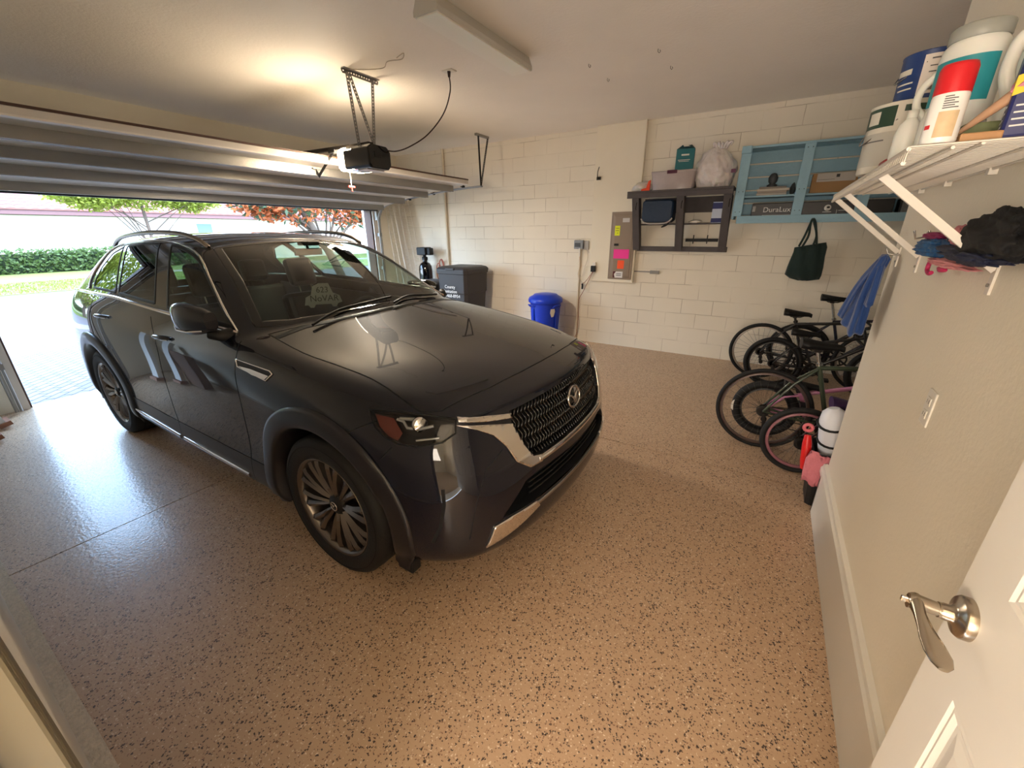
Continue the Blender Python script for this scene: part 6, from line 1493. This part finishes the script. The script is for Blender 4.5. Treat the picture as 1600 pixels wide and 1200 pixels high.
for i in range(nb_):
    p = V((HX+1.3+rng.uniform(-.3, .62), rng.uniform(-3, 14.5), rng.uniform(-.05, 1.06))); a = V((rng.gauss(0, 1), rng.gauss(0, 1), rng.gauss(.3, .7))).normalized(); b_ = a.cross(V((rng.gauss(0, 1), rng.gauss(0, 1), rng.gauss(0, 1)))).normalized()
    mb.add([p, p+a*.09+b_*.06, p+a*.18, p+a*.09-b_*.06], [(0, 1, 2, 3)])
mb.build('hedge_leaves', leaf_mat('hedge green', (84, 102, 54)), hd, fixn=False)
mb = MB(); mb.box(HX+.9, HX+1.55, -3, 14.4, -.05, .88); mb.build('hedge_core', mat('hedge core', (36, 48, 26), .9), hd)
def tree(name, label, base, crowns, trunk_r, leafm, n, L_, w_, branches=(), shell=.3, group=None):
    t = thing(name, label, 'tree', base, group); rg = random.Random(int(abs(base[0]*100+base[1]*10)))
    mb = MB(); top = V(crowns[0][0]); b0 = V(base)
    mb.tube(spline([b0, b0+(top-b0)*.35+V((.06, .05, 0)), b0+(top-b0)*.9], 4), [trunk_r]*5+[trunk_r*.7]*3+[trunk_r*.5], 10)
    for c, r in crowns:
        for k in range(3):
            st_ = b0+(top-b0)*rg.uniform(.35, .7); e = V(c)+V((rg.uniform(-.7, .7)*r[0], rg.uniform(-.7, .7)*r[1], rg.uniform(-.5, .6)*r[2])); mid = (st_+e)/2+V((rg.uniform(-.15, .15), rg.uniform(-.15, .15), .12)); mb.tube(spline([st_, mid, e], 4), [trunk_r*.28]*4+[trunk_r*.15]*4+[trunk_r*.06], 6)
    for br_ in branches: mb.tube(spline([V(p) for p in br_], 4), trunk_r*.28, 6)
    mb.build('trunk', mat('bark', (88, 74, 64), .85, bump=.6, bscale=14), t)
    lm = leafm if isinstance(leafm, (list, tuple)) else [leafm]
    for j, m_ in enumerate(lm):
        mb = MB()
        for c, r in crowns: leaves(mb, rg, c, r, n//len(lm)//len(crowns), L_, w_, shell)
        mb.build('foliage', m_, t, fixn=False)
    return t
m_yg = leaf_mat('yellow green leaf', (140, 150, 52)); m_mg = leaf_mat('magnolia green', (58, 78, 50)); m_mb = leaf_mat('magnolia rust', (172, 92, 48)); m_dgl = leaf_mat('mid green leaf', (72, 104, 48))
tree('shade_tree', 'small tree with airy yellow-green leaves in front of the white house', (-19.0, 6.2, -.05), [((-19.0, 6.3, 3.25), (1.0, 1.9, .75)), ((-18.8, 5.0, 2.95), (.9, 1.15, .50)), ((-19.2, 7.8, 3.05), (.9, 1.3, .55))], .07, m_yg, 16000, .12, .055)
tree('magnolia_tree', 'magnolia tree with rust and dark green leaves right of the street view', (-13.2, 9.75, -.05), [((-13.0, 8.2, 2.75), (.9, 1.5, .75)), ((-13.2, 10.1, 2.7), (.9, 1.1, .8)), ((-13.4, 7.4, 2.55), (.6, 1.0, .45)), ((-13.2, 9.4, 4.1), (1.5, 2.0, 1.1)), ((-13.1, 10.9, 2.5), (.6, .6, .6))], .14, [m_mb, m_mg, m_mb], 5200, .21, .085)
tree('side_tree', 'full yellow-green tree left of the driveway across the street', (-21.5, -1.6, -.05), [((-21.5, -1.6, 3.2), (2.0, 2.6, 1.6)), ((-21.2, .8, 2.3), (1.2, 1.3, 1.2)), ((-21.6, -4.6, 3.2), (2.2, 2.4, 2.0)), ((-21.5, -2.2, 5.4), (2.0, 2.6, 1.7)), ((-21.5, .3, 4.3), (1.2, 1.2, .9))], .18, m_yg, 15000, .22, .11)
tree('side_tree', 'full green tree farther left beside the street', (-17.5, -9.0, -.05), [((-17.5, -9.0, 3.8), (2.8, 3.0, 2.0)), ((-16.8, -6.2, 2.6), (1.6, 1.6, 1.3))], .18, m_dgl, 4000, .22, .10)
mb = MB(); mb.box(-7.2, XD-.2, 5.92, 6.2, -.1, 3.2); struct('wall_outside', mb, mat('outer wing wall', (232, 224, 216), .8), 'white wing wall right of the garage opening')
# ------------------------------------------------------------------ world, lights
w = bpy.data.worlds.new('world'); scene.world = w; w.use_nodes = True
nt = w.node_tree; bg = nt.nodes['Background']; N = nt.nodes.new; L = nt.links.new
tc = N('ShaderNodeTexCoord'); sp = N('ShaderNodeSeparateXYZ'); L(tc.outputs['Generated'], sp.inputs[0])
rp = N('ShaderNodeValToRGB'); rp.color_ramp.elements[0].position = 0; rp.color_ramp.elements[0].color = (.72, .85, 1.0, 1); rp.color_ramp.elements[1].position = .35; rp.color_ramp.elements[1].color = (.42, .66, 1.0, 1)
L(sp.outputs['Z'], rp.inputs[0]); L(rp.outputs[0], bg.inputs[0]); bg.inputs[1].default_value = 2.25
s = bpy.data.lights.new('sun', 'SUN'); s.energy = .7; s.angle = R(.6); s.color = (1, .93, .82)
so = bpy.data.objects.new('sun', s); col.objects.link(so)
so.rotation_euler = V((.70, -.18, .80)).to_track_quat('Z', 'Y').to_euler()
# sky portal in the garage opening
pl = bpy.data.lights.new('opening_portal', 'AREA'); pl.shape = 'RECTANGLE'; pl.size = YO1-YO0; pl.size_y = ZO; pl.cycles.is_portal = True
po_ = bpy.data.objects.new('opening_portal', pl); col.objects.link(po_); po_.location = (XD-.15, (YO0+YO1)/2, ZO/2); po_.rotation_euler = (R(90), 0, R(-90))
# bulb inside the opener lens, unseen fill light added in the hall behind the camera
bl_ = bpy.data.lights.new('opener_bulb', 'POINT'); bl_.energy = 5.5; bl_.color = (1, .86, .68); bl_.shadow_soft_size = .05
bo = bpy.data.objects.new('opener_bulb', bl_); col.objects.link(bo); bo.location = (-3.93, 3.09, 2.42)
hl_ = bpy.data.lights.new('hall_fill', 'AREA'); hl_.energy = 24; hl_.shape = 'RECTANGLE'; hl_.size = 1.3; hl_.size_y = 2.0; hl_.color = (1, .87, .74)
ho = bpy.data.objects.new('hall_fill', hl_); col.objects.link(ho); ho.location = (.0, -1.9, 1.7); ho.rotation_euler = (R(112), 0, 0)
ol_ = bpy.data.lights.new('opener_lens_light', 'AREA'); ol_.energy = 9.5; ol_.shape = 'RECTANGLE'; ol_.size = .16; ol_.size_y = .26; ol_.color = (1, .88, .72)
oo_ = bpy.data.objects.new('opener_lens_light', ol_); col.objects.link(oo_); oo_.location = (-3.70, 3.09, 2.285)
scene.view_settings.view_transform = 'Standard'; scene.view_settings.look = 'None'; scene.view_settings.gamma = 1
scene.view_settings.exposure = 2.75
